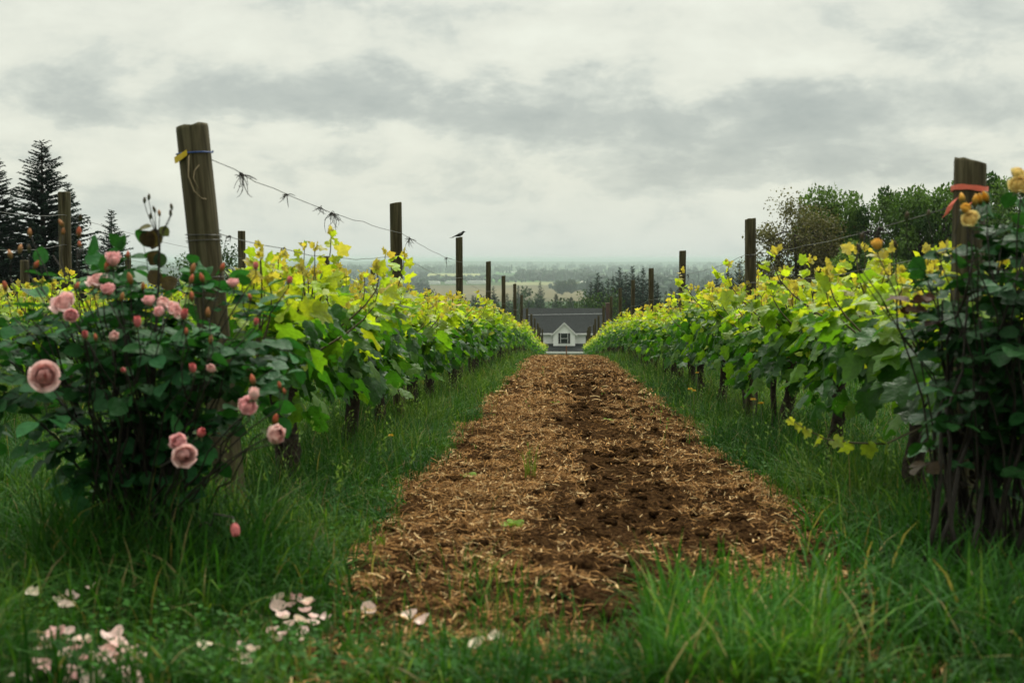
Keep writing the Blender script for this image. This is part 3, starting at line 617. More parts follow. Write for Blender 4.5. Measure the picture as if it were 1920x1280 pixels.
pink = [(212, 490, 4.5, 1, 1.0, 15, 20), (185, 530, 4.5, 0, .95, 30, -30), (202, 545, 4.42, 1, .8, 40, 20), (120, 570, 4.35, 0, 1.1, 45, -15), (133, 592, 4.3, 1, .8, 80, 20), (83, 705, 4.2, 0, 1.25, 82, 25),
        (305, 572, 4.4, 2, .95, 35, 30), (280, 566, 4.45, 1, .75, 20, -20), (325, 582, 4.4, 0, .8, 50, 60), (212, 632, 4.25, 2, .7, 60, 40), (258, 606, 4.3, 3, .7, 20, 10), (437, 532, 4.55, 1, .75, 10, -20),
        (480, 499, 4.6, 3, .6, 10, 20), (543, 526, 4.7, 3, .55, 20, 50), (480, 604, 4.5, 3, .55, 40, 30), (462, 765, 4.2, 1, 1.15, 50, 30), (476, 742, 4.2, 2, .8, 15, 30), (514, 815, 4.15, 2, 1.35, 75, 40), (338, 830, 4.1, 1, 1.05, 70, -20),
        (345, 852, 4.08, 0, .9, 100, 30), (376, 812, 4.2, 3, .75, 60, 40), (440, 988, 4.1, 3, .8, 150, 30), (362, 692, 4.2, 3, .6, 40, 0), (397, 692, 4.2, 2, .6, 60, 0), (232, 694, 4.2, 3, .45, 70, 0), (300, 585, 4.3, 1, .7, 60, -40), (345, 590, 4.35, 3, .8, 40, 30), (160, 628, 4.3, 3, .6, 60, 10)]
budl = [(55, 470, 4.5, 1, .8), (37, 470, 4.5, 2, .9), (20, 480, 4.5, 2, .9), (117, 422, 4.6, 2, .8), (56, 440, 4.5, 2, .8), (150, 412, 4.6, 1, .8), (148, 440, 4.55, 0, 1.0), (118, 437, 4.55, 2, .7), (360, 508, 4.4, 2, 1.0), (380, 525, 4.35, 0, .9), (358, 528, 4.35, 0, .9), (415, 505, 4.45, 0, .9), (240, 482, 4.5, 0, .8),
        (245, 527, 4.4, 2, 1.1), (150, 462, 4.5, 0, .7), (180, 636, 4.25, 0, .7), (475, 717, 4.2, 0, 1.0), (525, 725, 4.2, 0, .7), (534, 736, 4.2, 0, .6), (515, 790, 4.15, 0, 1.1), (360, 560, 4.35, 0, .9), (200, 505, 4.4, 0, 1.0), (390, 590, 4.3, 2, .9), (66, 500, 4.4, 0, .9), (10, 540, 4.3, 0, .9), (142, 540, 4.3, 0, .8), (228, 560, 4.3, 2, .8), (268, 540, 4.4, 2, .8), (350, 625, 4.25, 0, .7), (470, 560, 4.5, 0, .7), (395, 640, 4.3, 2, .8)]
def tall_shoot(B, stem, leaf, compound, o):
    A = lambda px, py, Y=4.45: np.array(P(px, py, Y))-B
    stem.add(*tube([A(280, 760), A(292, 620), A(297, 540), A(299, 460), A(296, 430)], [.006, .005, .004, .004, .003], 6))
    for (px, py) in ((271, 378), (279, 372), (322, 390), (320, 402), (290, 395), (299, 402), (282, 408), (306, 440)):
        e = A(px, py); s = A(297+random.uniform(-4, 4), 440); stem.add(*tube(bez(s, (s+e)/2+np.array([(px-297)*.0002, 0, -.01]), e-np.array([0, 0, .008]), 6), [.002, .0018, .0016, .0014, .0013, .0012], 5))
        link('bud', BUD_O if py == 402 and px == 299 else BUD_G, o, e, (random.uniform(-.2, .2), random.uniform(-.3, .3), 0), .62)
    br = (.060, .042, .020)
    leaf(A(268, 432), (.55, 0, -1), (.0, -1, .1), .062, br); leaf(A(290, 428), (-.1, 0, -1), (.5, -1, .3), .068, br); leaf(A(296, 470), (-.5, 0, -.8), (.1, -1, .3), .055, br)
    leaf(A(298, 472), (.15, 0, -1), (.3, -1, .3), .052, (.03, .06, .03)); leaf(A(300, 425), (.6, 0, -.6), (.3, -1, .5), .04, (.09, .10, .03)); leaf(A(285, 425), (-1, 0, -.1), (.0, -.5, 1), .05, (.10, .09, .03))
    leaf(A(300, 535), (-.4, 0, .6), (.2, -1, .2), .06, br); leaf(A(302, 540), (.8, 0, .5), (-.2, -1, .2), .06, br)
rose_bush('rose_bush', pb, 'pink rose bush full of blooms beside the leaning post, petals fallen below', pink, budl, PR,
          (P(250, 700, 4.55), (.50, .34, .345)), 150, (.026, .105, .030), 21, 22, [BUD_P, BUD_G, BUD_O], tall_shoot)
yb = Vector((P(1880, 1000, 4.6).x, 4.6, g(4.6)))
yel = [(1820, 412, 4.35, 0, .85, 50, -30), (1645, 462, 4.7, 1, .75, 10, -40), (1914, 350, 4.4, 0, 1.05, 50, -20), (1908, 328, 4.42, 0, .8, 30, 30), (1810, 392, 4.36, 1, .6, 40, 0)]
ybud = [(1805, 378, 4.36, 0, 1.15), (1828, 382, 4.36, 0, 1.15), (1850, 375, 4.38, 0, 1.2), (1838, 378, 4.37, 0, 1.0), (1700, 410, 4.6, 1, .9), (1615, 450, 4.7, 1, .9), (1612, 470, 4.7, 1, 1), (1680, 462, 4.65, 1, .8), (1740, 405, 4.5, 1, .8)]
def yextra(B, stem, leaf, compound, o):
    r = np.random.default_rng(8)
    for k in range(60):                                   # long dark upright canes with reddish young leaves
        s = np.array(P(r.uniform(1720, 1960), 1060, 4.5+r.uniform(-.2, .3)))-B; e = np.array(P(r.uniform(1720, 1990), r.uniform(470, 700), 4.5+r.uniform(-.25, .3)))-B
        if k < 20: stem.add(*tube(bez(s, (s+e)/2+r.normal(size=3)*.05, e, 8)+np.concatenate([np.zeros((1, 3)), r.normal(size=(7, 3))*.008]), np.linspace(.009, .003, 8), 6))
        q = s+(e-s)*r.uniform(.3, 1.0)
        compound(q, np.array([r.normal(), -.6+r.normal()*.5, r.normal()*.3]), .9, (.040, .026, .010) if k % 9 == 0 else None)
    for k in range(4):
        q = np.array(P(r.uniform(1690, 1750), r.uniform(550, 630), 4.5))-B; compound(q, np.array([r.normal(), -1, .2]), .75, (.060, .026, .010))
rose_bush('rose_bush', yb, 'yellow rose bush with dark leaves and bare canes at the right edge', yel, ybud, YR,
          (P(1905, 600, 4.6), (.27, .30, .34)), 125, (.020, .075, .020), 33, 16, [BUD_Y, BUD_G], yextra)

# ------------------------------------------------------------------ fallen petals
def petal_mesh(seed, c):
    r = np.random.default_rng(seed); n = 6; V = []; C = []
    for i in range(n):
        for j in range(n):
            uu = j/(n-1)*2-1; vv = i/(n-1); wd = .018*(.35+.65*math.sin(math.pi*(vv*.7+.05))); rr = 1-.1*uu*uu*vv
            V.append((uu*wd, (vv-.5)*.034*rr, .006*uu*uu+.010*(vv-.5)**2*4*.5+.0035*math.sin(uu*3+vv*5+seed))); C.append(np.array(c)*(1-.1*(1-vv)))
    T = [(i*n+j, i*n+j+1, (i+1)*n+j+1, (i+1)*n+j) for i in range(n-1) for j in range(n-1)]
    return Acc().add(np.array(V), np.array(T), np.array(C)).mesh('rose_petal', M['petal'])
PT = [petal_mesh(1, (.86, .62, .57)), petal_mesh(2, (.85, .64, .56)), petal_mesh(3, (.84, .70, .55)), petal_mesh(4, (.82, .50, .48))]
def petals(n, x0, x1, y0, y1, label, group, lift, sz=(.85, 1.55)):
    for k in range(n):
        q = G(random.uniform(x0, x1), random.uniform(y0, y1)); s = random.uniform(*sz)
        o = link('rose_petal', random.choice(PT), None, (q.x, q.y, q.z+random.uniform(.02, lift)), (random.uniform(-.5, .3), random.uniform(-.35, .35), random.uniform(0, 6.28)), s); tag(o, label, 'rose petal', group)
petals(40, -10, 270, 1225, 1320, 'fallen pale pink petal in the heap on the grass below the pink rose bush', 'petals heaped under the roses', .07)
petals(7, 40, 280, 1150, 1215, 'fallen rose petal caught in tall grass behind the petal heap', 'petals caught in the tall grass', .12, (.7, 1.1))
petals(22, 495, 610, 1135, 1235, 'fallen cream-pink petal in the cluster at the left edge of the path', 'petals at the path edge', .05, (.8, 1.3))
petals(6, 340, 480, 1235, 1285, 'fallen cream petal between the petal heap and the path', 'petals between heap and path', .07, (.8, 1.2))
for (px, py, lab) in ((690, 1172, 'single pink petal on the straw at the near left of the path'), (770, 1185, 'pink petal on the near path, left of its neighbour'), (795, 1195, 'pink petal on the near path, right of its neighbour'), (932, 1228, 'cream petal standing in the grass at the near end of the path'), (895, 1242, 'flat cream petal in the grass at the near end of the path')):
    q = G(px, py); tag(link('rose_petal', PT[1 if 'cream' not in lab else 2], None, (q.x, q.y, q.z+.045), (random.uniform(-.7, -.2), random.uniform(-.3, .3), random.uniform(0, 6)), 1.15), lab, 'rose petal', 'single petals on the path')

# ------------------------------------------------------------------ grass, straw, clods
def blades(N, base, L, wd, azm, bend, col, face=None):
    """thin curved blades, 7 vertices each"""
    ss = np.array([0, .35, .7, 1.0]); d = np.stack([np.cos(azm), np.sin(azm), np.zeros(N)], -1)
    f = azm+np.pi/2+rng.uniform(-.7, .7, N) if face is None else face
    sdv = np.stack([np.cos(f), np.sin(f), np.zeros(N)], -1); V = np.zeros((N, 7, 3)); i = 0
    for s in ss:
        c = base+d*(L*bend*s**2)[:, None]; c[:, 2] += L*s*(1-.45*np.minimum(bend, 1.3)*s)
        wv = wd*(1-.55*s)*.5
        if s < 1: V[:, i] = c-sdv*wv[:, None]; V[:, i+1] = c+sdv*wv[:, None]; i += 2
        else: V[:, 6] = c
    T = np.array([(0, 1, 3), (0, 3, 2), (2, 3, 5), (2, 5, 4), (4, 5, 6)])
    TT = (T[None]+(np.arange(N)*7)[:, None, None]).reshape(-1, 3)
    C = np.repeat(col[:, None, :], 7, 1)*1.0
    return V.reshape(-1, 3), TT, C.reshape(-1, 3)
GA = Acc()
g_dark = np.array([.006, .034, .006]); g_mid = np.array([.028, .096, .012]); g_lit = np.array([.135, .210, .028]); g_dry = np.array([.20, .17, .07])
def gcol(N, x, y):
    f = vnoise(x*1.8, y*1.4, 21)[:, None]*.75+vnoise(x*6, y*5, 22)[:, None]*.2+rng.uniform(0, 1, (N, 1))*.4-.1+np.clip((y-7)/40, 0, .25)[:, None]
    bright = rng.random(N) < .10; f[bright] += .35
    c = g_dark+(g_mid-g_dark)*np.clip(f*1.3, 0, 1)+(g_lit-g_mid)*np.clip(f-.72, 0, 1)*1.6
    dry = rng.random(N) < .035; c[dry] = g_dry*rng.uniform(.6, 1.2, (dry.sum(), 1)); return c*rng.uniform(.75, 1.25, (N, 1))
def sow(N, y0, y1, lmin, lmax, wmin, wmax, power=1.0, xl=-.42, xr=.40):
    y = y0+(y1-y0)*rng.random(N)**power; x = (xl+(xr-xl)*rng.random(N))*(y+1.2)
    el_, er_ = edge_l(y), edge_r(y); inside = (x > el_) & (x < er_)
    dist = np.minimum(np.abs(x-el_), np.abs(x-er_))
    near = np.clip((3.42-y)/.3, 0, 1)*.75
    keep = ~inside | (rng.random(N) < near+.5*np.exp(-dist/.035))
    # the near end of the strip is grown in from the sides
    x, y, dist, inside = x[keep], y[keep], dist[keep], inside[keep]; n = len(x)
    hgt = .45+.75*vnoise(x*2.2, y*1.6, 31); mid = np.minimum(np.abs(x+1.3), np.minimum(np.abs(x-1.48), np.minimum(np.abs(x+4.08), np.abs(x-4.26))))
    hgt *= .70+.04*np.exp(-(mid/.3)**2); hgt *= np.where(inside, .45, np.clip(.45+dist/.35, 0, 1))
    low = np.exp(-(((x+1.0)/.30)**2+((y-3.35)/.30)**2))+np.exp(-(((x+.70)/.13)**2+((y-3.75)/.25)**2)); hgt *= 1-.88*np.clip(low*1.2, 0, 1)
    L = rng.uniform(lmin, lmax, n)*hgt; base = np.stack([x, y, gz(y)+.02], -1)
    GA.add(*blades(n, base, L, rng.uniform(wmin, wmax, n), rng.uniform(0, 2*np.pi, n), rng.uniform(.15, 1.35, n), gcol(n, x, y)))
sow(40000, 2.9, 6.5, .12, .46, .003, .0105)
sow(56000, 6.0, 12, .18, .52, .004, .008)
sow(46000, 11.5, 22, .18, .50, .006, .011)
sow(40000, 21, 48, .2, .5, .010, .02)
# low leafy cover (clover) along the edges
N = 26000; y = 2.9+9*rng.random(N)**1.3; x = (-.42+.82*rng.random(N))*(y+1.2)
k = ((x < edge_l(y)+.02) | (x > edge_r(y)-.02) | (y < 3.3)) & (vnoise(x*1.6, y*1.6, 41) > .42); x, y = x[k], y[k]; N = len(x)
pos = np.stack([x, y, gz(y)+rng.uniform(.03, .11, N)], -1); a_ = rng.uniform(0, 6.28, N)
GA.add(*scatter(*KITE, pos, np.stack([np.cos(a_), np.sin(a_), rng.normal(size=N)*.3], -1), np.stack([rng.normal(size=N)*.3, rng.normal(size=N)*.3, np.ones(N)], -1), rng.uniform(.012, .026, N), g_mid*rng.uniform(.7, 1.6, (N, 1)), None))
# lush patch at the near right and the far-left rose feet
def patch(n, px0, px1, py0, py1, l0, l1, w0, w1, cmul=1.0):
    pts = [G(random.uniform(px0, px1), random.uniform(py0, py1)) for _ in range(n)]; b_ = np.array([tuple(q) for q in pts])
    GA.add(*blades(n, b_, rng.uniform(l0, l1, n), rng.uniform(w0, w1, n), rng.uniform(0, 6.28, n), rng.uniform(.15, 1.0, n), gcol(n, b_[:, 0], b_[:, 1])*cmul))
patch(1300, 1210, 1560, 1150, 1330, .10, .30, .004, .011, 1.5)
patch(900, 640, 1240, 1225, 1320, .06, .16, .003, .007, 1.3)
patch(110, 860, 1010, 1090, 1200, .06, .2, .0025, .006, 1.3)
patch(120, 640, 900, 1060, 1200, .05, .16, .0025, .006, 1.3)
patch(60, 1010, 1200, 1150, 1230, .05, .16, .0025, .006, 1.3)
patch(450, 1500, 1900, 1000, 1290, .16, .34, .006, .013, 1.3)
patch(1300, 60, 520, 1030, 1130, .22, .48, .004, .009, 1.0)
# seed heads on thin stalks
N = 750; y = 5+24*rng.random(N)**1.4; sgn = rng.choice([-1, 1], N); x = np.where(sgn < 0, -1.05+rng.normal(size=N)*.22, 1.25+rng.normal(size=N)*.22)
b_ = np.stack([x, y, gz(y)], -1); Ls = rng.uniform(.38, .62, N); azs = rng.uniform(0, 6.28, N); bd = rng.uniform(.25, .9, N)
cs = np.array([.10, .16, .045])*rng.uniform(.7, 1.2, (N, 1)); GA.add(*blades(N, b_, Ls, np.full(N, .0022), azs, bd, cs))
tips = b_+np.stack([np.cos(azs)*Ls*bd, np.sin(azs)*Ls*bd, Ls*(1-.45*bd)], -1)
for j in range(6):
    pp = tips+rng.normal(size=(N, 3))*np.array([.008, .008, .004])-np.array([0, 0, .012*j]); GA.add(*scatter(*KITE, pp, np.stack([np.cos(azs)*.5, np.sin(azs)*.5, np.full(N, .8)], -1)+rng.normal(size=(N, 3))*.4, rng.normal(size=(N, 3)), .02, cs*1.7, .007))
tag(link('grass', GA.mesh('grass', M['grass'])), 'tall dark green grass growing along both sides of the path', 'grass', kind='stuff')

SA = Acc()
def straw(N, y0, y1, l0, l1, w0, w1, power=1.0):
    y = y0+(y1-y0)*rng.random(N)**power; fx_ = rng.random(N); x = edge_l(y)-.04+(edge_r(y)-edge_l(y)+.08)*fx_
    lane = np.exp(-((x-.27-.08*np.sin(y*.9))/.20)**2)*.55+.28*np.exp(-((x-.72)/.16)**2)-.18*np.exp(-((x+.35)/.3)**2)
    p = np.clip(vnoise(x*4.5, y*3.0, 51)*1.15+vnoise(x*13, y*9, 52)*.85-.56-lane*1.0, .03, 1); k = rng.random(N) < p; x, y = x[k], y[k]; n = len(x)
    z = gz(y)+.014+soil_bump(x, y)+rng.uniform(.0, .022, n); L = rng.uniform(l0, l1, n)*rng.uniform(.4, 1, n); wv = rng.uniform(w0, w1, n)
    a_ = rng.uniform(0, 6.28, n); ti = rng.normal(size=n)*.28; up = rng.random(n) < .06; ti[up] += rng.uniform(.4, 1.1, up.sum())
    d = np.stack([np.cos(a_)*np.cos(ti), np.sin(a_)*np.cos(ti), np.sin(ti)], -1); c = np.stack([x, y, z], -1); nn = rng.normal(size=(n, 3))*.5+np.array([0, 0, 1.]); sd_ = unit(np.cross(d, nn))
    bow = rng.normal(size=n)*.12; mid_ = c+unit(np.cross(sd_, d))*(L*bow)[:, None]
    V = np.stack([c-d*(L/2)[:, None]-sd_*(wv/2)[:, None], c-d*(L/2)[:, None]+sd_*(wv/2)[:, None], mid_-sd_*(wv/2)[:, None], mid_+sd_*(wv/2)[:, None],
                  c+d*(L/2)[:, None]-sd_*(wv/2)[:, None], c+d*(L/2)[:, None]+sd_*(wv/2)[:, None]], 1)
    T = np.array([(0, 1, 3), (0, 3, 2), (2, 3, 5), (2, 5, 4)]); TT = (T[None]+(np.arange(n)*6)[:, None, None]).reshape(-1, 3)
    t1 = rng.random((n, 1)); col = np.array([.085, .038, .014])*(1-t1)+np.array([.44, .235, .085])*t1; pale_ = rng.random(n) < .13; col[pale_] = np.array([.66, .46, .23]); col *= rng.uniform(.7, 1.2, (n, 1))
    SA.add(V.reshape(-1, 3), TT, np.repeat(col, 6, 0))
straw(70000, 2.8, 7.5, .015, .085, .0018, .0052)
straw(58000, 7, 15, .03, .10, .003, .006)
straw(50000, 14, 45, .05, .14, .006, .014, 1.1)
tag(link('straw', SA.mesh('straw', M['straw'])), 'dry tan straw mulch scattered over the tilled path', 'straw', kind='stuff')
CA = Acc()
bmx = bmesh.new(); bmesh.ops.create_icosphere(bmx, subdivisions=2, radius=1); iv = np.array([v_.co[:] for v_ in bmx.verts]); it = np.array([[q.index for q in f_.verts] for f_ in bmx.faces]); bmx.free()
for k in range(1900):
    y = 2.9+20*random.random()**1.7; x = float(edge_l(y))+random.random()*(float(edge_r(y)-edge_l(y))); 
    if random.random() < .5: x = .3+random.gauss(0, .25)
    if not float(edge_l(y)) < x < float(edge_r(y)): continue
    s = random.uniform(.006, .022)*(1+y*.03); vv_ = iv*(1+.32*(rng.random((len(iv), 1))-.5)+.3*vnoise(iv[:, :1]*2+k, iv[:, 1:2]*2+iv[:, 2:3], k))*np.array([s*random.uniform(.8, 1.5), s, s*random.uniform(.5, .9)])
    CA.add(vv_+np.array([x, y, g(y)+.012+float(soil_bump(x, y))+s*.15]), it)
tag(link('soil_crumbs', CA.mesh('soil_crumbs', M['soil'])), 'dark crumbly clods of earth lying on the path', 'soil', kind='stuff')

# weeds in the path
def tuft(px, py, n, l0, l1, w0, w1, spread, label, bend=.6):
    q = G(px, py); b_ = np.stack([rng.normal(size=n)*spread, rng.normal(size=n)*spread, np.zeros(n)], -1)
    me = Acc().add(*blades(n, b_, rng.uniform(l0, l1, n), rng.uniform(w0, w1, n), rng.uniform(0, 6.28, n), rng.uniform(.1, bend, n), np.tile(g_lit, (n, 1))*rng.uniform(.6, 1.2, (n, 1)))).mesh('grass_tuft', M['grass'])
    tag(link('grass_tuft', me, None, q), label, 'grass tuft', 'weeds in the path')
tuft(995, 905, 22, .12, .30, .004, .007, .018, 'tall thin grass tuft growing in the middle of the path')
tuft(968, 1010, 14, .03, .07, .003, .006, .012, 'short seedling grass beside the leafy weed on the path', .9)
def weed(px, py, n, s, label):
    q = G(px, py); a_ = rng.uniform(0, 6.28, n); pos = np.stack([np.cos(a_)*.008, np.sin(a_)*.008, np.full(n, .02)], -1)
    me = Acc().add(*scatter(*OV, pos, np.stack([np.cos(a_), np.sin(a_), rng.uniform(.2, 1.0, n)], -1), np.tile([0, 0, 1.], (n, 1))+rng.normal(size=(n, 3))*.2, rng.uniform(.6, 1, n)*s, np.tile(g_lit*1.25, (n, 1))*rng.uniform(.8, 1.2, (n, 1)))).mesh('weed', M['grass'])
    tag(link('weed', me, None, q), label, 'weed', 'weeds in the path')
weed(965, 1000, 11, .075, 'low bright green leafy weed on the path before the tall grass tuft')
weed(1140, 795, 8, .06, 'small green weed right of the middle, far up the path')
weed(1320, 830, 9, .07, 'small green weed near the right edge of the path')
weed(1040, 760, 7, .06, 'tiny green weed left of the middle, far up the path')
weed(880, 905, 8, .06, 'small green weed near the left edge of the path')
# yellow flowers in the grass
def flower(px, py, Y, label, s=1.0):
    e = P(px, py, Y); gx = Vector((e.x, Y, g(Y))); h = e.z-gx.z; o = empty('yellow_flower', gx); tag(o, label, 'flower', 'yellow flowers in the grass')
    link('stem', Acc().add(*tube([(0, 0, 0), (.006, .004, h*.5), (0, 0, h)], .0022, 5)).mesh('stem', M['calyx']), o)
    a = Acc()
    for k in range(26):
        an = k*2.4; d = np.array([math.cos(an), math.sin(an), .45 if k < 13 else 1.1]); a.add(*scatter(*KITE, [(0, 0, h)], [d], [[0, 0, 1.]], .022*s, [(1, 1, 1)], .009*s))
    link('flower_head', a.mesh('flower_head', M['flower']), o)
flower(1412, 751, 8.7, 'yellow dandelion-like flower in the right grass, higher of the pair', 1.1); flower(1427, 758, 8.6, 'yellow dandelion-like flower in the right grass, lower of the pair', 1.1)
flower(1294, 731, 11.2, 'small yellow flower farther up the right grass, left of its twin', 1.2); flower(1301, 734, 11.2, 'small yellow flower farther up the right grass, right of its twin', 1.1)
flower(1307, 700, 12.5, 'orange-yellow flower by the third right post'); flower(733, 818, 7.2, 'lone orange-yellow flower in the tall left grass', .8)

# ------------------------------------------------------------------ house
HY = 210.0; hs = HY/F
hx = P(1058, 600, HY).x
def hz_(py): return (HZ-py)*hs
ho = empty('house', (hx, HY, g(HY)-.3)); tag(ho, 'white gabled house with dark shingle roof and brick chimney at the foot of the path', 'house'); hb = Vector(ho.location)
def hp(name, V, T, mat, par=None, smooth=False):
    V = np.asarray(V, float)-np.array([hb.x, hb.y, hb.z]); return link(name, Acc().add(V, T).mesh(name, M[mat], smooth), par or ho)
x0, x1 = hx-5.9, hx+5.9; ez = hz_(623); rz = hz_(579.5); yd = 4.2; yf = HY+.8; yr = yf+yd
wl = hp('wall', *box(x0, x1, yf, yf+2*yd, hb.z-.5, ez+.05), 'white_wall')
gy0 = yf-1.0; gx0, gx1 = hx-1.62, hx+1.62; gez = hz_(624); gap = hz_(605)
hp('gable', *prism([(gx0, hz_(648)), (gx1, hz_(648)), (gx1, gez), (hx, gap), (gx0, gez)], gy0, yf-.003), 'white_wall')
# main roof: two thick slopes
def slab(pts, th):
    V = np.array(pts, float); n = len(V); V2 = V-np.array([0, 0, th]); A_ = np.concatenate([V, V2]); T = []
    for i in range(1, n-1): T += [(0, i, i+1), (n, n+i+1, n+i)]
    for i in range(n): j = (i+1) % n; T += [(i, i+n, j+n), (i, j+n, j)]
    return A_, np.array(T)
rf = hp('roof', *slab([(x0-.35, yf-.45, ez-.15), (x1+.35, yf-.45, ez-.15), (x1+.35, yr, rz), (x0-.35, yr, rz)], .16), 'roof')
hp('roof', *slab([(x0-.35, yr+.004, rz), (x1+.35, yr+.004, rz), (x1+.35, yr+yd+.45, ez-.15), (x0-.35, yr+yd+.45, ez-.15)], .16), 'roof')
hp('gutter', *box(x0-.35, x1+.35, yf-.58, yf-.455, ez-.36, ez-.14), 'trim', rf)
hp('cable_strip', *slab([(x0+.2, yf+2.75, ez+2.44), (x1+.1, yf+2.75, ez+2.66), (x1+.1, yf+2.78, ez+2.69), (x0+.2, yf+2.78, ez+2.47)], .04), 'cable_metal', rf)  # strip added on the roof, standing in for a pale cable in front
for s in (-1, 1):
    gr_ = hp('gable_roof', *slab([(hx+s*1.95, gy0-.25, gez-.28), (hx, gy0-.25, gap+.10), (hx, gy0+3.2, gap+.10), (hx+s*1.95, gy0+1.4, gez-.28)][::s], .12), 'roof')
    hp('bargeboard', *slab([(hx+s*1.95, gy0-.29, gez-.29), (hx+s*.003, gy0-.29, gap+.08), (hx+s*.003, gy0-.255, gap+.08), (hx+s*1.95, gy0-.255, gez-.29)][::s], .22), 'trim', gr_)
wz0, wz1 = hz_(643.5), hz_(624.5)
wd_ = hp('window', *box(hx-.50, hx+.50, gy0-.05, gy0-.003, wz0, wz1), 'glass')
a = Acc()
for bx_ in ((hx-.56, hx-.50, wz0-.06, wz1+.06), (hx+.50, hx+.56, wz0-.06, wz1+.06), (hx-.50, hx+.50, wz1, wz1+.06), (hx-.50, hx+.50, wz0-.06, wz0), (hx-.5, hx+.5, (wz0+wz1)/2-.025, (wz0+wz1)/2+.025)):
    a.add(np.array(box(bx_[0], bx_[1], gy0-.08, gy0-.052 if bx_[1]-bx_[0] > .9 and abs(bx_[3]-bx_[2]) < .06 else gy0-.003, bx_[2], bx_[3])[0])-np.array(hb), box(0, 1, 0, 1, 0, 1)[1])
link('frame', a.mesh('window_frame', M['trim'], False), wd_)
for s in (-1, 1):
    xa, xb = sorted((hx+s*.57, hx+s*.86)); hp('shutter', *box(xa, xb, gy0-.06, gy0-.003, wz0-.02, wz1+.02), 'shutter')
    xa, xb = sorted((hx+s*3.2, hx+s*4.2)); w2 = hp('window', *box(xa, xb, yf-.05, yf-.003, hz_(646), hz_(630)), 'glass'); hp('frame', *box(xa-.08, xb+.08, yf-.03, yf-.0035, hz_(648), hz_(629)), 'trim', w2)
ch = hp('chimney', *box(x1+.36, x1+.92, yr-.5, yr+.5, hb.z, hz_(571)), 'brick'); hp('chimney_cap', *box(x1+.30, x1+.98, yr-.56, yr+.56, hz_(571), hz_(569.5)), 'brick', ch)
pz1 = hz_(644.5); pz0 = hz_(655.5)
pr_ = hp('porch_roof', *slab([(x0+.5, yf-3.0, pz0), (x1-.5, yf-3.0, pz0), (x1-.5, yf-.003, pz1), (x0+.5, yf-.003, pz1)], .10), 'roof')
hp('fascia', *box(x0+.5, x1-.5, yf-3.06, yf-2.95, pz0-.38, pz0-.11), 'trim', pr_)
for k in range(6):
    xx = x0+.7+k*(x1-x0-1.4)/5; hp('porch_column', *box(xx-.09, xx+.09, yf-2.92, yf-2.74, hb.z, pz0-.13), 'trim')
hp('porch_floor', *box(x0+.5, x1-.5, yf-3.1, yf-.003, hb.z-.4, hb.z+.25), 'trim')
hp('door', *box(hx-.5, hx+.5, yf-.06, yf-.003, hb.z+.26, hb.z+2.3), 'shutter')
for s in (-1, 1): hp('porch_window', *box(hx+s*2.4-.8, hx+s*2.4+.8, yf-.06, yf-.003, hb.z+.7, hb.z+2.3), 'glass')
q = P(1062, 648, 120); so = link('marker_stake', Acc().add(*tube([(0, 0, -.2), (0, 0, q.z-g(120)-.1), (0, 0, q.z-g(120))], [.05, .05, .04], 8)).mesh('marker_stake', M['rust']), None, (q.x, 120, g(120))); tag(so, 'thin rusty stake standing before the porch of the white house', 'stake')

# ------------------------------------------------------------------ trees
def conifer_mesh(seed, dens=1.0, h=14.0, rad=3.2, col=(.010, .022, .013), open_=.5):
    r = np.random.default_rng(seed); tk = Acc(); tk.add(*tube([(0, 0, -.5), (.05, 0, h*.4), (0, .03, h*.75), (0, 0, h*.99)], [h*.018, h*.012, h*.006, .015], 8))
    pos = []; tip = []; nrm = []; sz = []; cl = []; col = np.array(col); z = h*.10
    while z < h*.985:
        f = (z-h*.10)/(h*.9); L0_ = rad*(1-f)**.8*(.85+.3*r.random())+.12; nb = 7 if f < .8 else 5; zz = z; a0 = r.uniform(0, 6.28)
        for k in range(nb):
            z = zz+r.uniform(-.5, .5)*h*.03; a_ = a0+k*6.283/nb+r.uniform(-.5, .5); L_ = L0_*r.uniform(.45, 1.2); d = np.array([math.cos(a_), math.sin(a_), 0]); sd_ = np.array([-d[1], d[0], 0])
            drop = -.22+.55*f; pts = np.array([(0, 0, z)+d*L_*s+np.array([0, 0, L_*(drop*s+.16*s*s)]) for s in (0, .35, .7, 1.0)])
            tk.add(*tube(pts, np.array([.028, .02, .012, .004])*h/14*(1-.6*f), 4, cap=False))
            m_ = max(4, int(L_*15*dens))
            for j in range(m_):
                s = .12+.88*(j+r.random())/m_; i3 = min(2, int(s/.35)) if s < .7 else 2; q = np.array((0, 0, z))+d*L_*s+np.array([0, 0, L_*(drop*s+.16*s*s)])
                for sg in (-1, 1):
                    dd = d*.7+sd_*sg*(1.0-.35*s)+np.array([0, 0, -.30+r.normal()*.35])+r.normal(size=3)*.18
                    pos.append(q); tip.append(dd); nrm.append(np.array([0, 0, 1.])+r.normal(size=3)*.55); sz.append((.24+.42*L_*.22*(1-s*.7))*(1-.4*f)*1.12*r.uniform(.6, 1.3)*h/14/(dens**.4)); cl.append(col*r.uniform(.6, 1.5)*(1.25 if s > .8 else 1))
        z = zz+h*.022*(1.25-.5*f)/(dens**.5)*r.uniform(.8, 1.2)
    for j in range(10): pos.append((0, 0, h*(.93+.007*j))); tip.append(np.array([r.normal()*.6, r.normal()*.6, .9])); nrm.append(r.normal(size=3)); sz.append(.2*h/14); cl.append(col*1.2)
    sz = np.array(sz); cr = Acc().add(*scatter(*KITE, np.array(pos), np.array(tip), np.array(nrm), sz, np.array(cl), sz*.52))
    return tk.mesh('conifer_trunk', M['bark']), cr.mesh('conifer_crown', M['needle'])
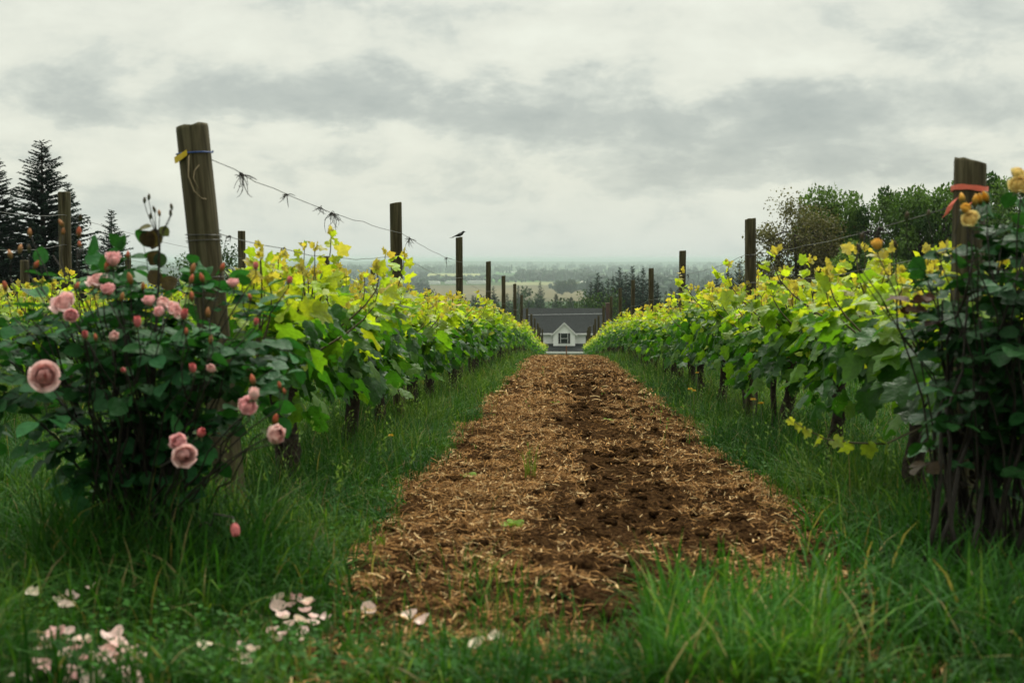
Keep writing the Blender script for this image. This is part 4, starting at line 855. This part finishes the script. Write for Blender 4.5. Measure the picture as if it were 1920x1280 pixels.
def broad_mesh(seed, h=10, rad=4.5, nclump=46, nleaf=150, leaf=.17, col=(.022, .044, .012), col2=(.065, .10, .022), base=.25, sparse=0.0):
    r = np.random.default_rng(seed); tk = Acc(); pos = []; tip = []; nrm = []; sz = []; cl = []; col, col2 = np.array(col), np.array(col2)
    fork = np.array([0, 0, h*base]); tk.add(*tube([(0, 0, -.4), (.05, .02, h*base*.5), fork], [h*.035, h*.028, h*.024], 9, jag=.1, rs=r)); lim = []
    for k in range(7):
        a_ = k*.9+r.uniform(-.3, .3); e = np.array([math.cos(a_)*rad*.55, math.sin(a_)*rad*.55, h*r.uniform(.55, .82)]); pts = bez(fork, fork+(e-fork)*np.array([.3, .3, .6]), e, 6); lim.append(pts); tk.add(*tube(pts, np.linspace(h*.014, h*.004, 6), 6))
    cz = h*(.5+base*.45); rz_ = h*(1-base)*.54
    for c in range(nclump):
        d = unit(r.normal(size=(1, 3)))[0]; q = np.array([0, 0, cz])+d*np.array([rad, rad, rz_])*r.uniform(.35, 1.0)**.55*.86
        if q[2] < h*base*.8: q[2] = h*base*.8+r.random()*h*.1
        q += r.normal(size=3)*.05*rad; cr_ = rad*r.uniform(.12, .33); lp_ = lim[r.integers(7)]; s_ = lp_[r.integers(2, 6)]; tk.add(*tube(bez(s_, (s_+q)/2+np.array([0, 0, .1*rad]), q, 5), np.linspace(h*.005, h*.001, 5), 4))
        tone = r.random(); m_ = int(nleaf*r.uniform(.6, 1.2)*(1-sparse))
        for j in range(m_):
            dd = unit(r.normal(size=(1, 3)))[0]; p = q+dd*cr_*r.random()**.4*np.array([1.15, 1.15, .8]); pos.append(p); tip.append(dd+r.normal(size=3)*.6+np.array([0, 0, -.3])); nrm.append(dd*.6+np.array([0, 0, .7])+r.normal(size=3)*.5); sz.append(leaf*r.uniform(.6, 1.35)); cl.append((col+(col2-col)*tone)*r.uniform(.65, 1.4))
    sz = np.array(sz); cr = Acc().add(*scatter(*KITE, np.array(pos), np.array(tip), np.array(nrm), sz, np.array(cl), sz*.95))
    return tk.mesh('tree_trunk', M['bark']), cr.mesh('tree_crown', M['tree_leaf'])
def plant_tree(kind, ms_, px, py, Y, hgt, label, group, h0, wide=1.0):
    """py = pixel row of the top"""
    q = P(px, py, Y); base = g(Y) if hgt is None else q.z-hgt; s = (q.z-base)/h0
    o = empty(kind, (q.x, Y, base), (0, 0, random.uniform(0, 6.28)), (s*wide, s*wide, s)); tag(o, label, 'tree', group)
    link('trunk', ms_[0], o); link('crown', ms_[1], o); return o
BIGFIR = conifer_mesh(1, 2.3, 14, 3.5); FIR2 = conifer_mesh(2, 1.9, 14, 3.3); FIR3 = conifer_mesh(3, 1.2, 14, 2.9, (.014, .030, .018)); FIR4 = conifer_mesh(4, .8, 14, 2.5, (.016, .032, .020))
plant_tree('conifer_tree', BIGFIR, 78, 262, 88, None, 'tall dark conifer rising behind the second-row post at the far left', 'conifers at the left', 14, 1.4)
plant_tree('conifer_tree', FIR2, -8, 298, 84, None, 'dark conifer cut off by the left edge of the picture', 'conifers at the left', 14, 1.35)
plant_tree('conifer_tree', FIR3, 128, 345, 96, None, 'shorter conifer tucked against the right side of the tall dark conifer', 'conifers at the left', 14, 1.1)
plant_tree('conifer_tree', FIR3, 208, 393, 100, None, 'small spiky conifer standing apart, left of the leaning post', 'conifers at the left', 14, 1.25)
plant_tree('conifer_tree', FIR4, 172, 462, 110, None, 'low dark conifer between the tall conifer and the small spiky one', 'conifers at the left', 14, 1.5)
BUSH = broad_mesh(40, 7, 3.0, 36, 110, .17, (.020, .042, .012), (.045, .085, .018), .12)
plant_tree('broadleaf_tree', BUSH, 345, 468, 85, None, 'low round leafy tree seen just left of the leaning post', 'low trees behind the left rows', 7, 1.0)
plant_tree('broadleaf_tree', BUSH, 425, 447, 84, None, 'leafy green tree showing between the leaning post and the short post', 'low trees behind the left rows', 7, .8)
BT = [broad_mesh(20, 10, 4.2, 95, 230, .16, (.085, .08, .035), (.13, .12, .05), .16, .25), broad_mesh(21, 10, 3.8, 68, 300, .23, (.036, .08, .018), (.11, .18, .036)), broad_mesh(22, 10, 4.0, 68, 300, .23, (.034, .075, .018), (.10, .17, .036)), broad_mesh(23, 10, 4.6, 72, 300, .24, (.030, .07, .016), (.09, .155, .034))]
for (mi, px, py, Y, wide, lab) in ((0, 1498, 390, 92, .9, 'thin brownish tree with sparse leaves, leftmost of the spreading trees at right'), (1, 1562, 374, 95, .66, 'round dark green tree right of the sparse brown tree'), (2, 1644, 376, 93, .58, 'dark leafy tree whose crown dips toward the gap, third of the right trees'),
                               (3, 1762, 347, 90, .66, 'largest dark spreading tree just left of the ribboned post'), (2, 1856, 352, 94, .72, 'dark round tree directly behind the ribboned post'), (3, 1945, 385, 90, .9, 'dark tree behind the yellow rose bush at the right edge'), (1, 1612, 468, 80, .9, 'lower dark bushy tree filling below the two round crowns at right'), (3, 1700, 485, 82, .9, 'low dark bushy tree under the gap between the right trees')):
    plant_tree('broadleaf_tree', BT[mi], px, py, Y, None, lab, 'spreading trees at the right', 9.2, wide*.95)
FB = broad_mesh(60, 14, 6, 44, 80, .42, (.030, .062, .014), (.055, .095, .02), .08)
for (px, py, Y, wide, lab) in ((1112, 540, 236, .62, 'bright green round tree behind the house chimney, left of its twin'), (1148, 538, 238, .62, 'bright green round tree behind the house chimney, right of its twin')):
    plant_tree('broadleaf_tree', FB, px, py, Y, None, lab, 'green trees behind the house', 14, wide)
for k, (px, py) in enumerate(((1121, 511), (1140, 521), (1162, 501), (1174, 508), (1186, 498), (1206, 500), (1221, 502), (1150, 516), (1108, 528), (1197, 514), (1233, 530), (1130, 530))):
    plant_tree('conifer_tree', (FIR3, FIR4)[k % 2], px, py, 262+(k*17) % 40, None, f'{ORD[k] if k else "first"} dark conifer of the tight stand right of the house, counted as they overlap' if False else ['dark conifer at the left shoulder of the stand beyond the house', 'shorter dark conifer second in the stand beyond the house', 'tall pointed conifer in the middle of the stand beyond the house', 'dark conifer just right of the tall pointed one beyond the house', 'tallest dark conifer of the stand beyond the house', 'broad dark conifer near the right of the stand beyond the house', 'dark conifer at the right shoulder of the stand, behind a far post', 'half-hidden conifer filling the middle of the stand beyond the house', 'low dark conifer at the left foot of the stand beyond the house', 'half-hidden conifer filling the right of the stand beyond the house', 'low conifer at the right foot of the stand beyond the house', 'low dark conifer between the stand and the round green trees'][k], 'dark conifer stand beyond the house', 14, .85)
for k, (px, py) in enumerate(((1387, 489), (1365, 505), (1345, 515), (1372, 512), (1402, 500), (1330, 528))):
    plant_tree('conifer_tree', (FIR3, FIR4)[k % 2], px, py, 300+k*13, None, ['pointed blue-green conifer left of the second right post', 'mid-sized conifer in the clump left of the second right post', 'short conifer at the left of the clump beside the second right post', 'half-hidden conifer within the clump beside the second right post', 'conifer directly behind the second right post', 'lowest conifer at the left end of the clump beside the second right post'][k], 'conifer clump left of the second right post', 14, .9)
# trees on the valley slope behind the house
CON_L = [conifer_mesh(70+k, .55, 14, 2.9, (.018, .036, .022)) for k in range(2)]
BRO_L = [broad_mesh(75+k, 12, 5.5, 26, 34, .75, (.022, .044, .018), (.04, .068, .022), .08) for k in range(2)]
OAK = broad_mesh(79, 12, 6.5, 60, 60, .8, (.020, .040, .016), (.035, .058, .02), .02)
mid_spots = [(925, 536, 620, 0, 'dark pointed conifer left of the house, by the fourth left post'), (985, 531, 900, 1, 'tall round dark tree standing on the brown field'), (1013, 527, 900, 0, 'narrow dark conifer alone on the brown field'), (972, 534, 880, 0, 'slim conifer beside the tall round tree on the brown field'), (1000, 546, 860, 1, 'low round tree beside the narrow conifer on the field'),
             (820, 537, 560, 1, 'round dark tree below the pale greenhouses at left'), (803, 546, 520, 1, 'low dark tree left of the round one below the greenhouses')]
for px, py, Y, kd, lab in mid_spots: plant_tree('conifer_tree' if kd == 0 else 'broadleaf_tree', (CON_L, BRO_L)[kd][Y % 2], px, py, Y, None, lab, 'single trees on the valley fields', 14 if kd == 0 else 12, .95 if kd == 0 else .62)
for k in range(84):
    px = 872+k*5.4+random.uniform(-5, 5); py = random.uniform(548, 566) if px < 1110 else random.uniform(535, 560); Y = random.uniform(420, 640); kd = 0 if random.random() < .62 else 1
    if 1080 < px < 1240: py += 8
    plant_tree('conifer_tree' if kd == 0 else 'broadleaf_tree', (CON_L, BRO_L)[kd][k % 2], px, py, Y, None, ('dark conifer' if kd == 0 else 'round leafy tree')+' in the crowded wooded belt on the slope behind the house', 'wooded belt behind the house', 14 if kd == 0 else 12, .95 if kd == 0 else .7)
for (px, py, lab) in ((1052, 524, 'broad dark oak clump on the field, its left and smaller half'), (1070, 522, 'broad dark oak clump on the field, its right and taller half')):
    plant_tree('broadleaf_tree', OAK, px, py, 2100, 21, lab, 'oaks on the far field', 12, 1.05)
plant_tree('conifer_tree', CON_L[0], 1101, 523, 2000, 24, 'small dark pointed tree on the field right of the oak clump', 'oaks on the far field', 14, .8)

# ------------------------------------------------------------------ valley fields, far woods, far buildings, hills
def valley_y(py): return 60*F/(py-HZ)
def field(pxa, pxb, pya, pyb, mat, label, lift):
    V = []
    n = 12
    for i in range(n+1):
        for py in (pya, pyb):
            Y = valley_y(py+2.0*math.sin(i*1.9+pya)*.15); px = pxa+(pxb-pxa)*i/n; q = P(px, py, Y); V.append((q.x, Y, g(Y)+lift))
    T = [(2*i, 2*i+2, 2*i+3, 2*i+1) for i in range(n)]
    tag(link('field', mesh('field', np.array(V), np.array(T), mat)), label, 'field', kind='structure')
fb = field_mat('brown_field', (.085, .080, .045), (.15, .125, .07), .006); fy = field_mat('straw_field', (.22, .23, .09), (.27, .27, .12), .003); fg = field_mat('green_field', (.06, .15, .04), (.10, .19, .05), .003); fp = field_mat('pale_field', (.17, .18, .085), (.23, .22, .12), .003)
field(770, 1120, 568, 535, fb, 'wide brown ploughed field in the valley beyond the house', .5)
field(940, 1110, 535, 529, fp, 'pale strip along the top of the brown field', .5)
field(700, 1010, 528, 518, fg, 'green valley field above the pale greenhouses', .5)
field(740, 900, 518, 513, fy, 'yellowish field strip across the valley at left', .5)
field(560, 700, 515, 508, fg, 'green far field at the left of the valley', .5)
field(930, 1060, 514, 510, fg, 'narrow far green field near the white barns', .5)
field(1130, 1300, 508, 504, fg, 'far pale green field at the right of the valley', .5)
def far_tree_t(kind, r):
    if kind == 0:
        V = [(0, 0, 1.0)]; T = []; n = 7; tiers = 5
        for k in range(tiers):
            z1 = 1-.18*k-.02; z0 = z1-.30; rr = .06+.045*k; b0 = len(V)
            V.append((r.normal()*.008, r.normal()*.008, z1))
            for j in range(n): a_ = j*6.283/n+k; q = rr*r.uniform(.65, 1.25); V.append((q*math.cos(a_), q*math.sin(a_), max(0, z0+r.uniform(-.03, .05))))
            T += [(b0, b0+1+j, b0+1+(j+1) % n) for j in range(n)]
        return np.array(V), np.array(T)
    q = []; t2 = []; c = 0
    for k in range(5):
        o_ = np.array([r.normal()*.16, r.normal()*.16, .45+r.uniform(-.18, .22)]); vv_ = iv[:]*(.26*r.uniform(.8, 1.2))*(1+.5*(r.random((len(iv), 1))-.5))+o_; q.append(vv_); t2.append(it+c); c += len(iv)
    return np.concatenate(q), np.concatenate(t2)
rf_ = np.random.default_rng(77); FT = [far_tree_t(0, rf_) for _ in range(5)]+[far_tree_t(1, rf_) for _ in range(3)]
def wood(bands, name, label):
    a = Acc()
    for (n, pxa, pxb, pya, pyb, hmin, hmax, pcon) in bands:
        for _ in range(n):
            px = rf_.uniform(pxa, pxb); py = rf_.uniform(pya, pyb); Y = valley_y(py); q = P(px, py, Y); hh = rf_.uniform(hmin, hmax)
            kd = FT[rf_.integers(5)] if rf_.random() < pcon else FT[5+rf_.integers(3)]; an = rf_.uniform(0, 6.28); c_, s_ = math.cos(an), math.sin(an)
            V = kd[0]*hh*np.array([rf_.uniform(.9, 1.5)]*2+[1]); V = np.stack([V[:, 0]*c_-V[:, 1]*s_, V[:, 0]*s_+V[:, 1]*c_, V[:, 2]], -1)+np.array([q.x, Y, g(Y)])
            a.add(V, kd[1], np.array([.022, .042, .022])*rf_.uniform(.6, 1.5)*np.array([1, rf_.uniform(.9, 1.3), 1]))
    tag(link(name, a.mesh(name, M['tree_leaf'], False)), label, 'woods', kind='stuff')
wood([(420, 300, 960, 507, 513.5, 18, 42, .6), (260, 740, 1000, 521, 530, 8, 16, .3), (300, 970, 1110, 517, 527, 16, 34, .6), (500, 1090, 1500, 512, 560, 16, 34, .7), (420, 300, 800, 514, 560, 14, 28, .6), (160, 1080, 1500, 500, 512, 20, 36, .7),
      (30, 1030, 1120, 534, 548, 8, 14, .2)], 'woods', 'hazy tree belts between the fields of the valley')
wood([(900, -300, 2200, 491, 501, 22, 48, .5), (500, 250, 1800, 500, 508, 18, 36, .6)], 'far_woods', 'bluish far woods along the horizon beyond the valley')
def far_box(px, py, w_, h_, label, roofcol='barn'):
    Y = valley_y(py); q = P(px, py, Y); o = empty('barn', (q.x, Y, g(Y))); tag(o, label, 'barn', 'pale buildings in the valley')
    link('wall', Acc().add(*box(-w_/2, w_/2, -6, 6, 0, h_)).mesh('wall', M['barn'], False), o)
    link('roof', Acc().add(*prism([(-w_/2-.6, h_), (w_/2+.6, h_), (w_/2, h_+.8), (w_/2-4, h_+3.2), (-w_/2+4, h_+3.2), (-w_/2, h_+.8)], -6.6, 6.6)).mesh('roof', M['barn'], False), o)
far_box(812, 532.5, 34, 4, 'long pale greenhouse in the valley left of the bird post'); far_box(846, 532, 30, 4, 'long pale greenhouse in the valley just behind the bird post'); far_box(893, 532, 46, 5, 'long pale greenhouse in the valley right of the bird post')
far_box(958, 512, 60, 6, 'long low white barn on the far valley field'); far_box(981, 510, 46, 9, 'white barn standing higher, right of the long low one'); far_box(1093, 533, 14, 5, 'small pale house on the field by the pointed tree'); far_box(681, 508, 80, 9, 'wide white building far off at the left of the valley')
def hill(Y, h_, seed, label, xw):
    n = 160; xs2 = np.linspace(-xw, xw, n); V = []; T = []
    top_ = h_*(.35+.65*vnoise(xs2/xw*6+3, np.full(n, .5), seed)+.2*vnoise(xs2/xw*22, np.full(n, .9), seed+1)); D = Y*.12
    for j, (dy_, f) in enumerate(((-D, 0), (-D*.5, .6), (0, 1), (D, .0))):
        for i in range(n): V.append((xs2[i], Y+dy_, -60+top_[i]*f-(2 if f == 0 else 0)))
    for j in range(3):
        for i in range(n-1): a_ = j*n+i; T.append((a_, a_+1, a_+1+n, a_+n))
    tag(link('hills', mesh('hills', np.array(V), np.array(T), field_mat('hill_wood', (.03, .05, .028), (.05, .075, .035), .002))), label, 'hills', kind='structure')
hill(14000, 48, 3, 'low blue wooded hills near the horizon', 9000)
hill(30000, 66, 8, 'faint far hills at the very horizon', 17000)

# ------------------------------------------------------------------ haze
hm = bpy.data.materials.new('haze'); hm.use_nodes = True; ht = NT(hm.node_tree); ht.n.remove(ht.n['Principled BSDF'])
pv = ht.n.new('ShaderNodeVolumePrincipled'); pv.inputs['Color'].default_value = (.58, .675, .685, 1); pv.inputs['Density'].default_value = 1.1e-4; pv.inputs['Anisotropy'].default_value = .0
ht.l.new(pv.outputs[0], ht.n['Material Output'].inputs['Volume'])
V_, T_ = box(-64000, 64000, -200, 64000, -64, 14)
me = mesh('haze', V_, T_, hm, None, False); tag(link('haze', me), 'thin pale haze hanging over the valley', 'haze', kind='stuff')
